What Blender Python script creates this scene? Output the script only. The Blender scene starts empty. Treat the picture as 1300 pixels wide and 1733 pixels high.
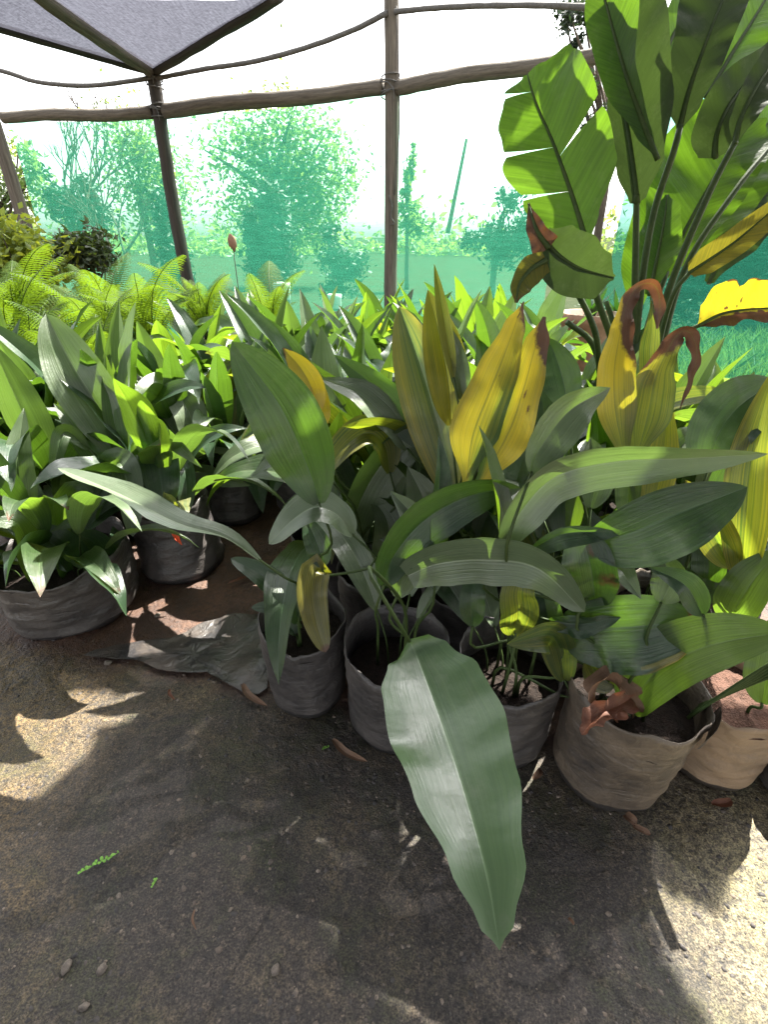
import bpy, math, random
from mathutils import Vector, Matrix, Quaternion, noise

# ------------------------------------------------------------------ camera, sky, sun, exposure
F, CX, CY = 842.0, 650.0, 866.5          # focal length and centre in pixels of the 1300 x 1733 photograph
PITCH = math.radians(29.0)
CAM = Vector((0, 0, 1.2))
SUN_AZ, SUN_EL = math.radians(38), math.radians(52)   # azimuth to the right of +Y

scene = bpy.context.scene
cam_data = bpy.data.cameras.new('camera')
cam = bpy.data.objects.new('camera', cam_data)
scene.collection.objects.link(cam)
cam.location = CAM
cam.rotation_euler = (math.pi / 2 - PITCH, 0, 0)
cam_data.sensor_fit = 'VERTICAL'
cam_data.sensor_height = 24.0
cam_data.lens = F / 1733.0 * 24.0
cam_data.clip_start = 0.02
cam_data.clip_end = 2000
scene.camera = cam

world = bpy.data.worlds.new('World')
scene.world = world
world.use_nodes = True
wt = world.node_tree
wt.nodes.clear()
sky = wt.nodes.new('ShaderNodeTexSky')
sky.sky_type = 'NISHITA'
sky.sun_disc = False
sky.sun_elevation = SUN_EL
sky.sun_rotation = SUN_AZ
sky.air_density = 1.2
sky.dust_density = 3.0
sky.ozone_density = 1.0
bg = wt.nodes.new('ShaderNodeBackground')
bg.inputs['Strength'].default_value = 0.115
wo = wt.nodes.new('ShaderNodeOutputWorld')
hs = wt.nodes.new('ShaderNodeHueSaturation')      # hazy white sky rather than deep blue
hs.inputs['Saturation'].default_value = 0.14
wt.links.new(sky.outputs[0], hs.inputs['Color'])
wt.links.new(hs.outputs[0], bg.inputs[0])
wt.links.new(bg.outputs[0], wo.inputs[0])

sun_data = bpy.data.lights.new('sun', 'SUN')
sun_data.energy = 5.0
sun_data.angle = math.radians(0.5)
sun_data.color = (1.0, 0.95, 0.86)
sun = bpy.data.objects.new('sun', sun_data)
scene.collection.objects.link(sun)
SUN = Vector((math.sin(SUN_AZ) * math.cos(SUN_EL), math.cos(SUN_AZ) * math.cos(SUN_EL), math.sin(SUN_EL)))
sun.rotation_euler = SUN.to_track_quat('Z', 'Y').to_euler()
sun.location = SUN * 30

scene.view_settings.view_transform = 'Standard'
scene.view_settings.look = 'None'
scene.view_settings.gamma = 1
scene.view_settings.exposure = 2.55
scene.cycles.max_bounces = 10
scene.cycles.transparent_max_bounces = 24
scene.cycles.transmission_bounces = 6
scene.cycles.caustics_reflective = False
scene.cycles.caustics_refractive = False

# ------------------------------------------------------------------ helpers
RIGHT = Vector((1, 0, 0))
UP = Vector((0, math.sin(PITCH), math.cos(PITCH)))
FWD = Vector((0, math.cos(PITCH), -math.sin(PITCH)))

def ray(x, y):
    return FWD + RIGHT * ((x - CX) / F) + UP * ((CY - y) / F)
def P(x, y, t):                 # point at axis depth t
    return CAM + ray(x, y) * t
def G(x, y, z=0.0):             # point at height z
    r = ray(x, y)
    return CAM + r * ((z - CAM.z) / r.z)
def PY(x, y, Y):                # point at forward distance Y
    r = ray(x, y)
    return CAM + r * (Y / r.y)

def lerp(a, b, f): return a + (b - a) * f
def clamp(x, a=0.0, b=1.0): return max(a, min(b, x))
def sstep(a, b, x):
    x = clamp((x - a) / (b - a)); return x * x * (3 - 2 * x)
def n3(p): return noise.noise(p)

class MB:
    def __init__(s):
        s.v, s.f, s.fm, s.uv, s.c = [], [], [], [], []
    def vert(s, p, uv=(0, 0), c=(0, 0, 0, 1)):
        s.v.append(tuple(p)); s.uv.append(uv); s.c.append(c); return len(s.v) - 1
    def face(s, idx, m=0):
        s.f.append(tuple(idx)); s.fm.append(m)
    def mesh(s, name, mats, smooth=True):
        me = bpy.data.meshes.new(name)
        me.from_pydata(s.v, [], s.f)
        for m in mats: me.materials.append(m)
        n = len(me.polygons)
        me.polygons.foreach_set('material_index', s.fm)
        me.polygons.foreach_set('use_smooth', [smooth] * n)
        uvl = me.uv_layers.new(name='UVMap')
        li = [0] * len(me.loops)
        me.loops.foreach_get('vertex_index', li)
        flat = []
        for i in li: flat += s.uv[i]
        uvl.data.foreach_set('uv', flat)
        ca = me.color_attributes.new('tint', 'FLOAT_COLOR', 'POINT')
        fl = []
        for c in s.c: fl += c
        ca.data.foreach_set('color', fl)
        me.update()
        return me
    def build(s, name, mats, parent=None, smooth=True, local=True):
        if parent is not None and local:
            L = parent.location
            s.v = [(a - L.x, b - L.y, c - L.z) for a, b, c in s.v]
        return link(name, s.mesh(name, mats if isinstance(mats, (list, tuple)) else [mats], smooth), parent)

def link(name, me, parent=None):
    o = bpy.data.objects.new(name, me)
    scene.collection.objects.link(o)
    if parent is not None: o.parent = parent
    return o
def tag(o, label, cat, group=None, kind=None):
    if label: o['label'] = label
    if cat: o['category'] = cat
    if group: o['group'] = group
    if kind: o['kind'] = kind
    return o
def thing(name, label, cat, loc=(0, 0, 0), group=None, rz=0.0):
    o = bpy.data.objects.new(name, None)
    scene.collection.objects.link(o)
    o.location = loc; o.rotation_euler = (0, 0, rz)
    o.empty_display_size = 0.05
    return tag(o, label, cat, group)

def resample(pts, n):
    """Catmull-Rom through pts, n+1 samples evenly spaced by arc length."""
    pts = [Vector(p) for p in pts]
    if len(pts) == 2:
        return [pts[0].lerp(pts[1], i / n) for i in range(n + 1)]
    q = [pts[0] * 2 - pts[1]] + pts + [pts[-1] * 2 - pts[-2]]
    dense = []
    for i in range(1, len(q) - 2):
        p0, p1, p2, p3 = q[i - 1:i + 3]
        for k in range(16):
            t = k / 16
            dense.append(0.5 * ((2 * p1) + (p2 - p0) * t + (2 * p0 - 5 * p1 + 4 * p2 - p3) * t * t + (3 * p1 - p0 - 3 * p2 + p3) * t ** 3))
    dense.append(pts[-1])
    L = [0]
    for a, b in zip(dense, dense[1:]): L.append(L[-1] + (b - a).length)
    out, j = [], 0
    for i in range(n + 1):
        d = L[-1] * i / n
        while j < len(L) - 2 and L[j + 1] < d: j += 1
        seg = L[j + 1] - L[j]
        out.append(dense[j].lerp(dense[j + 1], (d - L[j]) / seg if seg > 1e-9 else 0))
    return out

def tube(mb, pts, r0, r1=None, sides=6, mat=0, n=None, wob=0.0, seed=0, cap=True, c=(0, 0, 0, 1), vscale=1.0):
    if r1 is None: r1 = r0
    n = n or max(2, (len(pts) - 1) * 4)
    ps = resample(pts, n)
    ring0 = None
    ref = Vector((0.31, 0.17, 0.93))
    T0 = (ps[1] - ps[0]).normalized()
    if abs(T0.dot(ref)) > 0.9: ref = Vector((1, 0.1, 0))
    B = T0.cross(ref).normalized()
    for i, p in enumerate(ps):
        T = (ps[min(i + 1, n)] - ps[max(i - 1, 0)]).normalized()
        B = (B - T * B.dot(T)).normalized()
        N = T.cross(B)
        f = i / n
        r = lerp(r0, r1, f)
        ring = []
        for k in range(sides):
            a = 2 * math.pi * k / sides
            rr = r * (1 + wob * n3(Vector((math.cos(a) * 1.3 + seed, math.sin(a) * 1.3, f * 9 * vscale + seed))))
            ring.append(mb.vert(p + (B * math.cos(a) + N * math.sin(a)) * rr, (k / sides, f * vscale), c))
        if ring0:
            for k in range(sides):
                mb.face((ring0[k], ring0[(k + 1) % sides], ring[(k + 1) % sides], ring[k]), mat)
        elif cap:
            mb.face(ring[::-1], mat)
        ring0 = ring
    if cap: mb.face(ring0, mat)

def prof(v, a=0.68, b=0.95, v0=0.02):
    """lanceolate half width, maximum 1"""
    vm = a / (a + b)
    mx = (vm + v0) ** a * (1 - vm) ** b
    return (v + v0) ** a * max(0.0, 1 - v) ** b / mx

def blade(mb, pts, wl, wr, normal, roll=(0, 0), fold=(0.2, 0.2), curl=0.0, wave=0.03, wf=2.5, nv=26, nu=4,
          tint=None, mat=0, segsL=((0, 1),), segsR=((0, 1),), gap=0.12, slant=0.0, rib=0.0, ph=0.0, droop=0.0, wv0=-1.0):
    """A leaf blade along pts; wl, wr = half width functions of v; normal(i) = the way the face looks."""
    for side, w, segs in ((-1, wl, segsL), (1, wr, segsR)):
        fo = fold[0] if side < 0 else fold[1]
        for (s0, s1) in segs:
            whole = (s0 <= 0.001 and s1 >= 0.999)
            ns = nv if whole else max(5, int(nv * (s1 - s0)))
            prev = None
            for i in range(ns + 1):
                v = lerp(s0, s1, i / ns)
                row = []
                for k in range(nu + 1):
                    u = k / nu
                    vv = v if whole else lerp(v, lerp(s0, s1, 0.5) + (v - lerp(s0, s1, 0.5)) * (1 - gap), u * u)
                    p, T, N, B = frame_at(pts, normal, vv, roll)
                    if not whole and not (s0 <= 0.001 and i == 0):
                        e = i / ns
                        ww = w(v) * (1 - 0.10 * (2 * e - 1) ** 2)
                    else:
                        ww = w(v)
                    d = ww * u
                    ang = fo + curl * u
                    off = B * (side * d * math.cos(ang)) + N * (d * math.sin(ang))
                    off += N * (wave * sstep(wv0, wv0 + .25, v) * ww * u * u * math.sin(2 * math.pi * wf * v + ph + side * 0.9))
                    off += N * (0.22 * ww * u * n3(Vector((v * 5 + ph * 3 + p.x * 3, side * 2.0, ph))) + 0.05 * ww * u * u * n3(Vector((v * 16, side * 3.0, ph + p.y))))
                    off += T * (slant * d)
                    off -= Vector((0, 0, 1)) * (droop * d * u)
                    if k == 0 and rib: off -= N * rib * (1 - v)
                    c = tint(side * u, v) if tint else (0, 0, 0, 1)
                    row.append(mb.vert(p + off, (0.5 + 0.5 * side * u, v), c))
                if prev:
                    for k in range(nu):
                        q = (prev[k], prev[k + 1], row[k + 1], row[k])
                        mb.face(q if side > 0 else q[::-1], mat)
                prev = row

def frame_at(pts, normal, v, roll):
    n = len(pts) - 1
    x = clamp(v) * n
    i = min(int(x), n - 1); f = x - i
    p = pts[i].lerp(pts[i + 1], f)
    def tan(j): return (pts[min(j + 1, n)] - pts[max(j - 1, 0)]).normalized()
    T = tan(i).lerp(tan(i + 1), f).normalized()
    N = normal(p, v)
    N = N - T * N.dot(T)
    if N.length < 1e-4: N = T.orthogonal()
    N.normalize()
    B = T.cross(N).normalized()          # to the right when seen from +N looking along T... fixed below
    B = -B if False else B
    r = lerp(roll[0], roll[1], v)
    if r:
        q = Quaternion(T, r); N = q @ N; B = q @ B
    return p, T, N, B

# ------------------------------------------------------------------ materials
def newmat(name):
    m = bpy.data.materials.new(name); m.use_nodes = True
    nt = m.node_tree; nt.nodes.clear()
    out = nt.nodes.new('ShaderNodeOutputMaterial')
    return m, nt, out
class NT:
    def __init__(s, nt): s.nt = nt
    def n(s, t, **kw):
        nd = s.nt.nodes.new(t)
        for k, v in kw.items():
            if k.startswith('i_'):
                nd.inputs[k[2:].replace('_', ' ')].default_value = v
            else: setattr(nd, k, v)
        return nd
    def l(s, a, b): s.nt.links.new(a, b)
    def val(s, x, sock):
        if hasattr(x, 'is_linked') or hasattr(x, 'node'): s.l(x, sock)
        else: sock.default_value = x
    def math(s, op, a, b=0.0, c=None, clampit=False):
        m = s.n('ShaderNodeMath', operation=op, use_clamp=clampit)
        s.val(a, m.inputs[0]); s.val(b, m.inputs[1])
        if c is not None: s.val(c, m.inputs[2])
        return m.outputs[0]
    def mix(s, f, a, b):
        m = s.n('ShaderNodeMix', data_type='RGBA')
        s.val(f, m.inputs[0])
        for x, k in ((a, 6), (b, 7)):
            if hasattr(x, 'node'): s.l(x, m.inputs[k])
            else: m.inputs[k].default_value = (*x, 1) if len(x) == 3 else x
        return m.outputs[2]
    def ramp(s, f, stops):
        r = s.n('ShaderNodeValToRGB')
        el = r.color_ramp.elements
        while len(el) < len(stops): el.new(0.5)
        for e, (p, c) in zip(el, stops):
            e.position = p; e.color = (*c, 1) if not isinstance(c, (int, float)) else (c, c, c, 1)
        s.l(f, r.inputs[0]); return r.outputs[0]
    def noise(s, vec=None, scale=5.0, detail=4.0, rough=0.55, dist=0.0, out=0):
        n = s.n('ShaderNodeTexNoise')
        n.inputs['Scale'].default_value = scale; n.inputs['Detail'].default_value = detail
        n.inputs['Roughness'].default_value = rough; n.inputs['Distortion'].default_value = dist
        if vec is not None: s.l(vec, n.inputs['Vector'])
        return n.outputs[out]
    def comb(s, x, y, z=0.0):
        c = s.n('ShaderNodeCombineXYZ')
        for a, k in ((x, 0), (y, 1), (z, 2)): s.val(a, c.inputs[k])
        return c.outputs[0]
    def bump(s, h, strength=0.3, dist=0.01, normal=None):
        b = s.n('ShaderNodeBump')
        b.inputs['Strength'].default_value = strength; b.inputs['Distance'].default_value = dist
        s.l(h, b.inputs['Height'])
        if normal is not None: s.l(normal, b.inputs['Normal'])
        return b.outputs[0]
    def bsdf(s, col, rough=0.6, spec=0.5, normal=None, **kw):
        p = s.n('ShaderNodeBsdfPrincipled')
        if hasattr(col, 'node'): s.l(col, p.inputs['Base Color'])
        else: p.inputs['Base Color'].default_value = (*col, 1)
        s.val(rough, p.inputs['Roughness']); s.val(spec, p.inputs['Specular IOR Level'])
        if normal is not None: s.l(normal, p.inputs['Normal'])
        return p.outputs[0]

def leaf_material(name, dark, light, tr, yel=(0.40, 0.29, 0.018), yel_tr=(0.85, 0.62, 0.015), trans=0.42, rough=0.40, feather=False, vein=1.0, spec=0.5, bumpk=1.0):
    m, nt, out = newmat(name); k = NT(nt)
    uv = k.n('ShaderNodeUVMap'); uv.uv_map = 'UVMap'
    sx = k.n('ShaderNodeSeparateXYZ'); k.l(uv.outputs[0], sx.inputs[0])
    x, y = sx.outputs[0], sx.outputs[1]
    oi = k.n('ShaderNodeObjectInfo')
    rnd = oi.outputs['Random']
    au = k.math('ABSOLUTE', k.math('MULTIPLY_ADD', x, 2.0, -1.0))
    if feather:
        coord = k.math('MULTIPLY_ADD', au, -0.10, y)
        vec = k.comb(k.math('MULTIPLY', coord, 62.0), k.math('MULTIPLY', x, 1.6), k.math('MULTIPLY', rnd, 30.0))
    else:
        vec = k.comb(k.math('MULTIPLY', x, 36.0), k.math('MULTIPLY', y, 1.1), k.math('MULTIPLY', rnd, 30.0))
    v1 = k.noise(vec, 1.0, 3.0, 0.6)
    geo = k.n('ShaderNodeNewGeometry')
    tc = k.n('ShaderNodeTexCoord')
    blot = k.noise(tc.outputs['Object'], 9.0, 4.0, 0.6)
    blot2 = k.noise(tc.outputs['Object'], 60.0, 3.0, 0.6)
    vf = k.ramp(v1, [(0.32, 0.0), (0.68, 1.0)])
    at = k.n('ShaderNodeAttribute'); at.attribute_name = 'tint'
    sc = k.n('ShaderNodeSeparateColor'); k.l(at.outputs['Color'], sc.inputs[0])
    yf = k.math('ADD', sc.outputs[0], k.math('MULTIPLY_ADD', v1, 0.4, -0.2) if feather else k.math('MULTIPLY_ADD', v1, 0.95, -0.46))
    yf = k.math('MULTIPLY', yf, k.math('GREATER_THAN', sc.outputs[0], 0.01), clampit=True)
    bf = k.math('ADD', sc.outputs[1], k.math('MULTIPLY_ADD', blot2, 0.9, -0.45))
    bf = k.math('MULTIPLY', k.math('MULTIPLY_ADD', bf, 3.0, -1.1, clampit=True), k.math('GREATER_THAN', sc.outputs[1], 0.02))
    g = k.mix(k.math('MULTIPLY', vf, 0.50 * vein), dark, light)
    g = k.mix(k.math('MULTIPLY_ADD', rnd, 0.5, k.math('MULTIPLY_ADD', blot, 0.5, -0.25), clampit=True), g, k.mix(0.5, g, light))
    rib = k.math('LESS_THAN', au, 0.035 if not feather else 0.03)
    g = k.mix(k.math('MULTIPLY', rib, 0.6), g, tuple(c * 1.5 + 0.02 for c in light))
    col = k.mix(yf, g, yel)
    brown = k.mix(blot, (0.055, 0.024, 0.012), (0.17, 0.085, 0.042))
    col = k.mix(bf, col, brown)
    dust = k.ramp(k.noise(tc.outputs['Object'], 22.0, 6.0, 0.7), [(0.52, 0.0), (0.75, 1.0)])
    col = k.mix(k.math('MULTIPLY', dust, 0.16), col, (0.32, 0.30, 0.25))
    tcol = k.mix(k.math('MULTIPLY', vf, 0.8 * vein), tuple(c * 0.6 for c in tr), tr)
    tcol = k.mix(yf, tcol, yel_tr)
    tcol = k.mix(bf, tcol, (0.08, 0.03, 0.010))
    tcol = k.mix(k.math('MULTIPLY', rib, 0.6), tcol, tuple(c * 0.35 for c in tr))
    nrm = k.bump(v1, (0.42 if not feather else 0.28) * bumpk, 0.005)
    nrm = k.bump(k.noise(tc.outputs['Object'], 28, 3, 0.5), 0.25, 0.006, nrm)
    r = k.math('MULTIPLY_ADD', blot, 0.25, rough - 0.12)
    p = k.bsdf(col, r, spec, nrm)
    t = k.n('ShaderNodeBsdfTranslucent'); k.l(tcol, t.inputs[0])
    mx = k.n('ShaderNodeMixShader'); mx.inputs[0].default_value = trans
    k.l(p, mx.inputs[1]); k.l(t.outputs[0], mx.inputs[2])
    k.l(mx.outputs[0], out.inputs[0])
    return m

M = {}
M['leaf'] = leaf_material('aspidistra_leaf', (0.015, 0.036, 0.017), (0.034, 0.070, 0.031), (0.14, 0.29, 0.018), trans=0.26, rough=0.33, spec=0.65)
M['leafwaxy'] = leaf_material('aspidistra_leaf_waxy', (0.085, 0.125, 0.068), (0.165, 0.205, 0.125), (0.15, 0.26, 0.04), trans=0.22, rough=0.32, spec=0.9, vein=0.9, bumpk=0.7)
M['leaffield'] = leaf_material('aspidistra_leaf_sunlit', (0.016, 0.040, 0.014), (0.040, 0.082, 0.026), (0.20, 0.35, 0.018), trans=0.40, rough=0.32, spec=0.7)
M['leafhang'] = leaf_material('aspidistra_leaf_smooth', (0.052, 0.100, 0.040), (0.090, 0.145, 0.062), (0.16, 0.30, 0.03), trans=0.25, rough=0.36, spec=0.7, vein=0.6, bumpk=0.35)
M['leafpale'] = leaf_material('aspidistra_leaf_pale', (0.024, 0.050, 0.018), (0.060, 0.100, 0.034), (0.22, 0.38, 0.03), trans=0.38, rough=0.35, spec=0.6)
M['leafgrey'] = leaf_material('aspidistra_leaf_dusty', (0.056, 0.090, 0.040), (0.120, 0.160, 0.084), (0.16, 0.29, 0.03), trans=0.28, rough=0.33, spec=0.9)
M['strel'] = leaf_material('strelitzia_leaf', (0.018, 0.045, 0.010), (0.035, 0.075, 0.016), (0.15, 0.30, 0.014), trans=0.45, rough=0.45, feather=True)
M['streldull'] = leaf_material('strelitzia_leaf_underside_shaded', (0.028, 0.042, 0.024), (0.045, 0.062, 0.036), (0.07, 0.12, 0.02), trans=0.30, rough=0.62, feather=True, vein=0.5, spec=0.15, bumpk=0.25)  # undersides, plus leaves whose shade is put into this dull colour
M['fern'] = leaf_material('fern_leaf', (0.035, 0.075, 0.010), (0.075, 0.13, 0.015), (0.17, 0.28, 0.012), trans=0.45, rough=0.6, spec=0.12)
M['bushy'] = leaf_material('shrub_leaf_bright', (0.10, 0.15, 0.025), (0.18, 0.23, 0.04), (0.50, 0.55, 0.04), trans=0.45, rough=0.4)
M['bushd'] = leaf_material('shrub_leaf_dark', (0.025, 0.04, 0.015), (0.05, 0.07, 0.025), (0.14, 0.20, 0.02), trans=0.3, rough=0.35)
M['treea'] = leaf_material('tree_leaf_light', (0.08, 0.13, 0.045), (0.12, 0.18, 0.065), (0.34, 0.48, 0.10), trans=0.45, rough=0.5)
M['treed'] = leaf_material('tree_leaf_dark', (0.010, 0.020, 0.010), (0.022, 0.038, 0.018), (0.035, 0.07, 0.02), trans=0.2, rough=0.5)

def simple(name, c1, c2, scale, rough=0.8, bump=0.4, dist=0.004, stretch=(1, 1, 1), spec=0.3, detail=6, coord='Object'):
    m, nt, out = newmat(name); k = NT(nt)
    tc = k.n('ShaderNodeTexCoord')
    mp = k.n('ShaderNodeMapping'); mp.inputs['Scale'].default_value = stretch
    k.l(tc.outputs[coord], mp.inputs[0])
    a = k.noise(mp.outputs[0], scale, detail, 0.65)
    b = k.noise(mp.outputs[0], scale * 5, 4, 0.6)
    f = k.ramp(k.math('MULTIPLY_ADD', b, 0.35, k.math('MULTIPLY', a, 0.65)), [(0.33, 0.0), (0.67, 1.0)])
    p = k.bsdf(k.mix(f, c1, c2), rough, spec, k.bump(f, bump, dist))
    k.l(p, out.inputs[0]); return m
M['petiole'] = simple('leaf_stalk', (0.022, 0.045, 0.012), (0.055, 0.08, 0.024), 18, 0.55, 0.12, spec=0.2)
M['soil'] = simple('potting_soil', (0.008, 0.006, 0.005), (0.035, 0.023, 0.017), 45, 0.95, 0.9, 0.008)
M['soilred'] = simple('potting_soil_dry', (0.05, 0.028, 0.02), (0.16, 0.085, 0.06), 45, 0.95, 0.9, 0.008)
M['pole'] = simple('weathered_pole', (0.040, 0.033, 0.027), (0.17, 0.145, 0.115), 2.0, 0.8, 0.8, 0.006, (9, 2.2, 1), coord='UV')
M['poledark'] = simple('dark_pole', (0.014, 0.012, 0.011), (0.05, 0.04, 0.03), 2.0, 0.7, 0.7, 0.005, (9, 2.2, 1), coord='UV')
M['bark'] = simple('bark', (0.04, 0.03, 0.022), (0.13, 0.10, 0.075), 8, 0.9, 0.8, 0.01, (3, 3, 0.7))
M['rope'] = simple('rope', (0.05, 0.048, 0.045), (0.12, 0.115, 0.11), 40, 0.8, 0.5)
M['deadleaf'] = leaf_material('dead_leaf', (0.12, 0.065, 0.038), (0.24, 0.145, 0.09), (0.2, 0.09, 0.035), trans=0.2, rough=0.7)
M['rust'] = leaf_material('rust_dead_leaf', (0.10, 0.035, 0.018), (0.20, 0.08, 0.04), (0.25, 0.07, 0.02), trans=0.2, rough=0.6)
M['orange'] = simple('orange_plastic', (0.55, 0.10, 0.02), (0.68, 0.15, 0.04), 12, 0.4, 0.1)
M['petal'] = simple('red_petal', (0.50, 0.05, 0.015), (0.62, 0.10, 0.03), 30, 0.5, 0.1)
M['terracotta'] = simple('brown_clay', (0.16, 0.08, 0.05), (0.28, 0.16, 0.10), 9, 0.7, 0.3)
M['whitepl'] = simple('white_plastic', (0.55, 0.54, 0.52), (0.75, 0.74, 0.72), 9, 0.5, 0.1)
M['stone'] = simple('stone', (0.06, 0.052, 0.045), (0.19, 0.16, 0.13), 60, 0.75, 0.4, 0.003)
M['weed'] = simple('weed_leaf', (0.10, 0.25, 0.03), (0.20, 0.40, 0.07), 60, 0.5, 0.2)

# black nursery bag with tan dust
def bag_material(name, dust_amt, seed, tan=(0.27, 0.20, 0.14)):
    m, nt, out = newmat(name); k = NT(nt)
    tc = k.n('ShaderNodeTexCoord')
    mp = k.n('ShaderNodeMapping'); mp.inputs['Location'].default_value = (seed, seed * 0.7, 0)
    k.l(tc.outputs['Object'], mp.inputs[0])
    st = k.n('ShaderNodeMapping'); st.inputs['Scale'].default_value = (1.0, 1.0, 4.0)
    k.l(mp.outputs[0], st.inputs[0])
    a = k.noise(mp.outputs[0], 6, 6, 0.62, 0.4)
    wr = k.noise(st.outputs[0], 7, 5, 0.6, 1.2)
    fine = k.noise(mp.outputs[0], 120, 4, 0.7)
    f = k.math('ADD', k.math('MULTIPLY_ADD', a, 1.9, -0.8 + dust_amt), k.math('MULTIPLY_ADD', wr, 0.45, -0.22))
    f = k.math('ADD', f, k.math('MULTIPLY_ADD', fine, 0.5, -0.25), clampit=True)
    uv = k.n('ShaderNodeUVMap'); uv.uv_map = 'UVMap'
    sx = k.n('ShaderNodeSeparateXYZ'); k.l(uv.outputs[0], sx.inputs[0])
    low = k.math('GREATER_THAN', k.math('MULTIPLY_ADD', a, 0.08, sx.outputs[1]), 0.155)
    f = k.math('MULTIPLY', f, k.math('MULTIPLY_ADD', low, 0.88, 0.12))
    col = k.mix(f, (0.026, 0.025, 0.026), tan)
    r = k.math('MULTIPLY_ADD', f, 0.35, 0.33)
    nrm = k.bump(wr, 0.6, 0.010)
    nrm = k.bump(k.noise(mp.outputs[0], 20, 3, 0.5, 2.0), 0.45, 0.008, nrm)
    k.l(k.bsdf(col, r, 0.5, nrm), out.inputs[0]); return m
M['bag'] = bag_material('black_bag', 0.24, 0, (0.115, 0.102, 0.093))
M['bagdusty'] = bag_material('dusty_bag', 0.22, 3, (0.125, 0.110, 0.098))
M['bagtan'] = bag_material('tan_dusty_bag', 0.28, 5, (0.19, 0.145, 0.10))
M['bagtan2'] = bag_material('tan_caked_bag', 0.8, 8, (0.26, 0.185, 0.12))
M['sheetpl'] = bag_material('plastic_sheet', 0.02, 11, (0.13, 0.100, 0.075))

# ------------------------------------------------------------------ ground
def ground_material():
    m, nt, out = newmat('ground'); k = NT(nt)
    tc = k.n('ShaderNodeTexCoord'); o = tc.outputs['Object']
    sx = k.n('ShaderNodeSeparateXYZ'); k.l(o, sx.inputs[0])
    big = k.noise(o, 1.6, 4, 0.6, 0.3)
    mid = k.noise(o, 7, 6, 0.65, 0.3)
    fine = k.noise(o, 70, 6, 0.7)
    grit = k.noise(o, 260, 3, 0.6)
    vo = k.n('ShaderNodeTexVoronoi'); vo.inputs['Scale'].default_value = 52; vo.inputs['Randomness'].default_value = 1.0
    dv = k.n('ShaderNodeVectorMath', operation='MULTIPLY_ADD')
    k.l(k.noise(o, 40, 3, 0.6, 0, 1), dv.inputs[0]); dv.inputs[1].default_value = (0.03, 0.03, 0.03); k.l(o, dv.inputs[2])
    k.l(dv.outputs[0], vo.inputs['Vector'])
    sep = k.n('ShaderNodeSeparateColor'); k.l(vo.outputs['Color'], sep.inputs[0])
    # exposed aggregate: some of the cells are stones
    is_st = k.math('GREATER_THAN', sep.outputs[0], 0.50)
    edge = k.math('SUBTRACT', 1.0, k.ramp(vo.outputs['Distance'], [(0.25, 0.0), (0.55, 1.0)]))
    st = k.math('MULTIPLY', is_st, edge)
    worn = k.ramp(mid, [(0.42, 0.0), (0.60, 1.0)])
    st = k.math('MULTIPLY', st, k.math('MULTIPLY_ADD', worn, 0.75, 0.25))
    cement = k.mix(k.ramp(fine, [(0.3, 0), (0.7, 1)]), (0.0085, 0.0072, 0.006), (0.085, 0.067, 0.052))
    stone = k.mix(sep.outputs[1], (0.030, 0.026, 0.023), (0.17, 0.128, 0.082))
    c = k.mix(k.math('MULTIPLY', st, 0.85), cement, stone)
    v2 = k.n('ShaderNodeTexVoronoi'); v2.inputs['Scale'].default_value = 150; k.l(dv.outputs[0], v2.inputs['Vector'])
    s2 = k.n('ShaderNodeSeparateColor'); k.l(v2.outputs['Color'], s2.inputs[0])
    g2 = k.math('MULTIPLY', k.math('GREATER_THAN', s2.outputs[0], 0.6), k.math('LESS_THAN', v2.outputs['Distance'], 0.42))
    c = k.mix(k.math('MULTIPLY', g2, 0.6), c, k.mix(s2.outputs[1], (0.012, 0.011, 0.010), (0.16, 0.125, 0.09)))
    mott = k.ramp(k.noise(o, 17, 6, 0.7, 0.6), [(0.36, 0.0), (0.62, 1.0)])
    c = k.mix(k.math('MULTIPLY', k.math('SUBTRACT', 1.0, mott), 0.55), c, (0.012, 0.011, 0.010))
    ochre = k.ramp(k.noise(o, 3.1, 6, 0.7, 0.5), [(0.48, 0.0), (0.66, 1.0)])
    ochre = k.math('MULTIPLY', ochre, 0.8)
    ochre = k.math('MAXIMUM', ochre, k.math('MULTIPLY_ADD', sx.outputs[0], -3.0, -1.95, clampit=True))
    c = k.mix(k.math('MULTIPLY', k.math('MULTIPLY', ochre, k.ramp(fine, [(0.36, 0), (0.60, 1)])), 0.8), c, k.mix(k.math('MULTIPLY_ADD', sx.outputs[0], -3.0, -1.6, clampit=True), (0.17, 0.13, 0.065), (0.19, 0.125, 0.045)))
    moss = k.math('MULTIPLY', k.ramp(k.noise(o, 4.3, 7, 0.72, 0.4), [(0.49, 0.0), (0.60, 1.0)]), k.ramp(fine, [(0.35, 0), (0.6, 1)]))
    c = k.mix(k.math('MULTIPLY', moss, 0.7), c, (0.026, 0.034, 0.009))
    damp = k.ramp(big, [(0.38, 0.0), (0.56, 1.0)])
    c = k.mix(k.math('MULTIPLY', damp, 0.30), c, (0.014, 0.013, 0.0125))
    # yellow-green algae and pale crust, with sun brightness painted in, on the open ground to the right
    pale = k.math('MULTIPLY', k.math('MULTIPLY_ADD', sx.outputs[0], 4.0, -2.1, clampit=True), k.math('SUBTRACT', 1.0, k.math('MULTIPLY', sx.outputs[1], 0.8), clampit=True), clampit=True)
    c = k.mix(k.math('MULTIPLY', pale, k.ramp(fine, [(0.36, 0.0), (0.6, 0.85)])), c, k.mix(mid, (0.34, 0.28, 0.07), (0.46, 0.40, 0.30)))
    spk = k.ramp(grit, [(0.34, 0.25), (0.50, 1.0), (0.66, 1.9)])
    c = k.mix(1.0, c, c) if False else c
    vm = k.n('ShaderNodeVectorMath', operation='MULTIPLY'); k.l(c, vm.inputs[0]); k.l(spk, vm.inputs[1]); c = vm.outputs[0]
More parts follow.
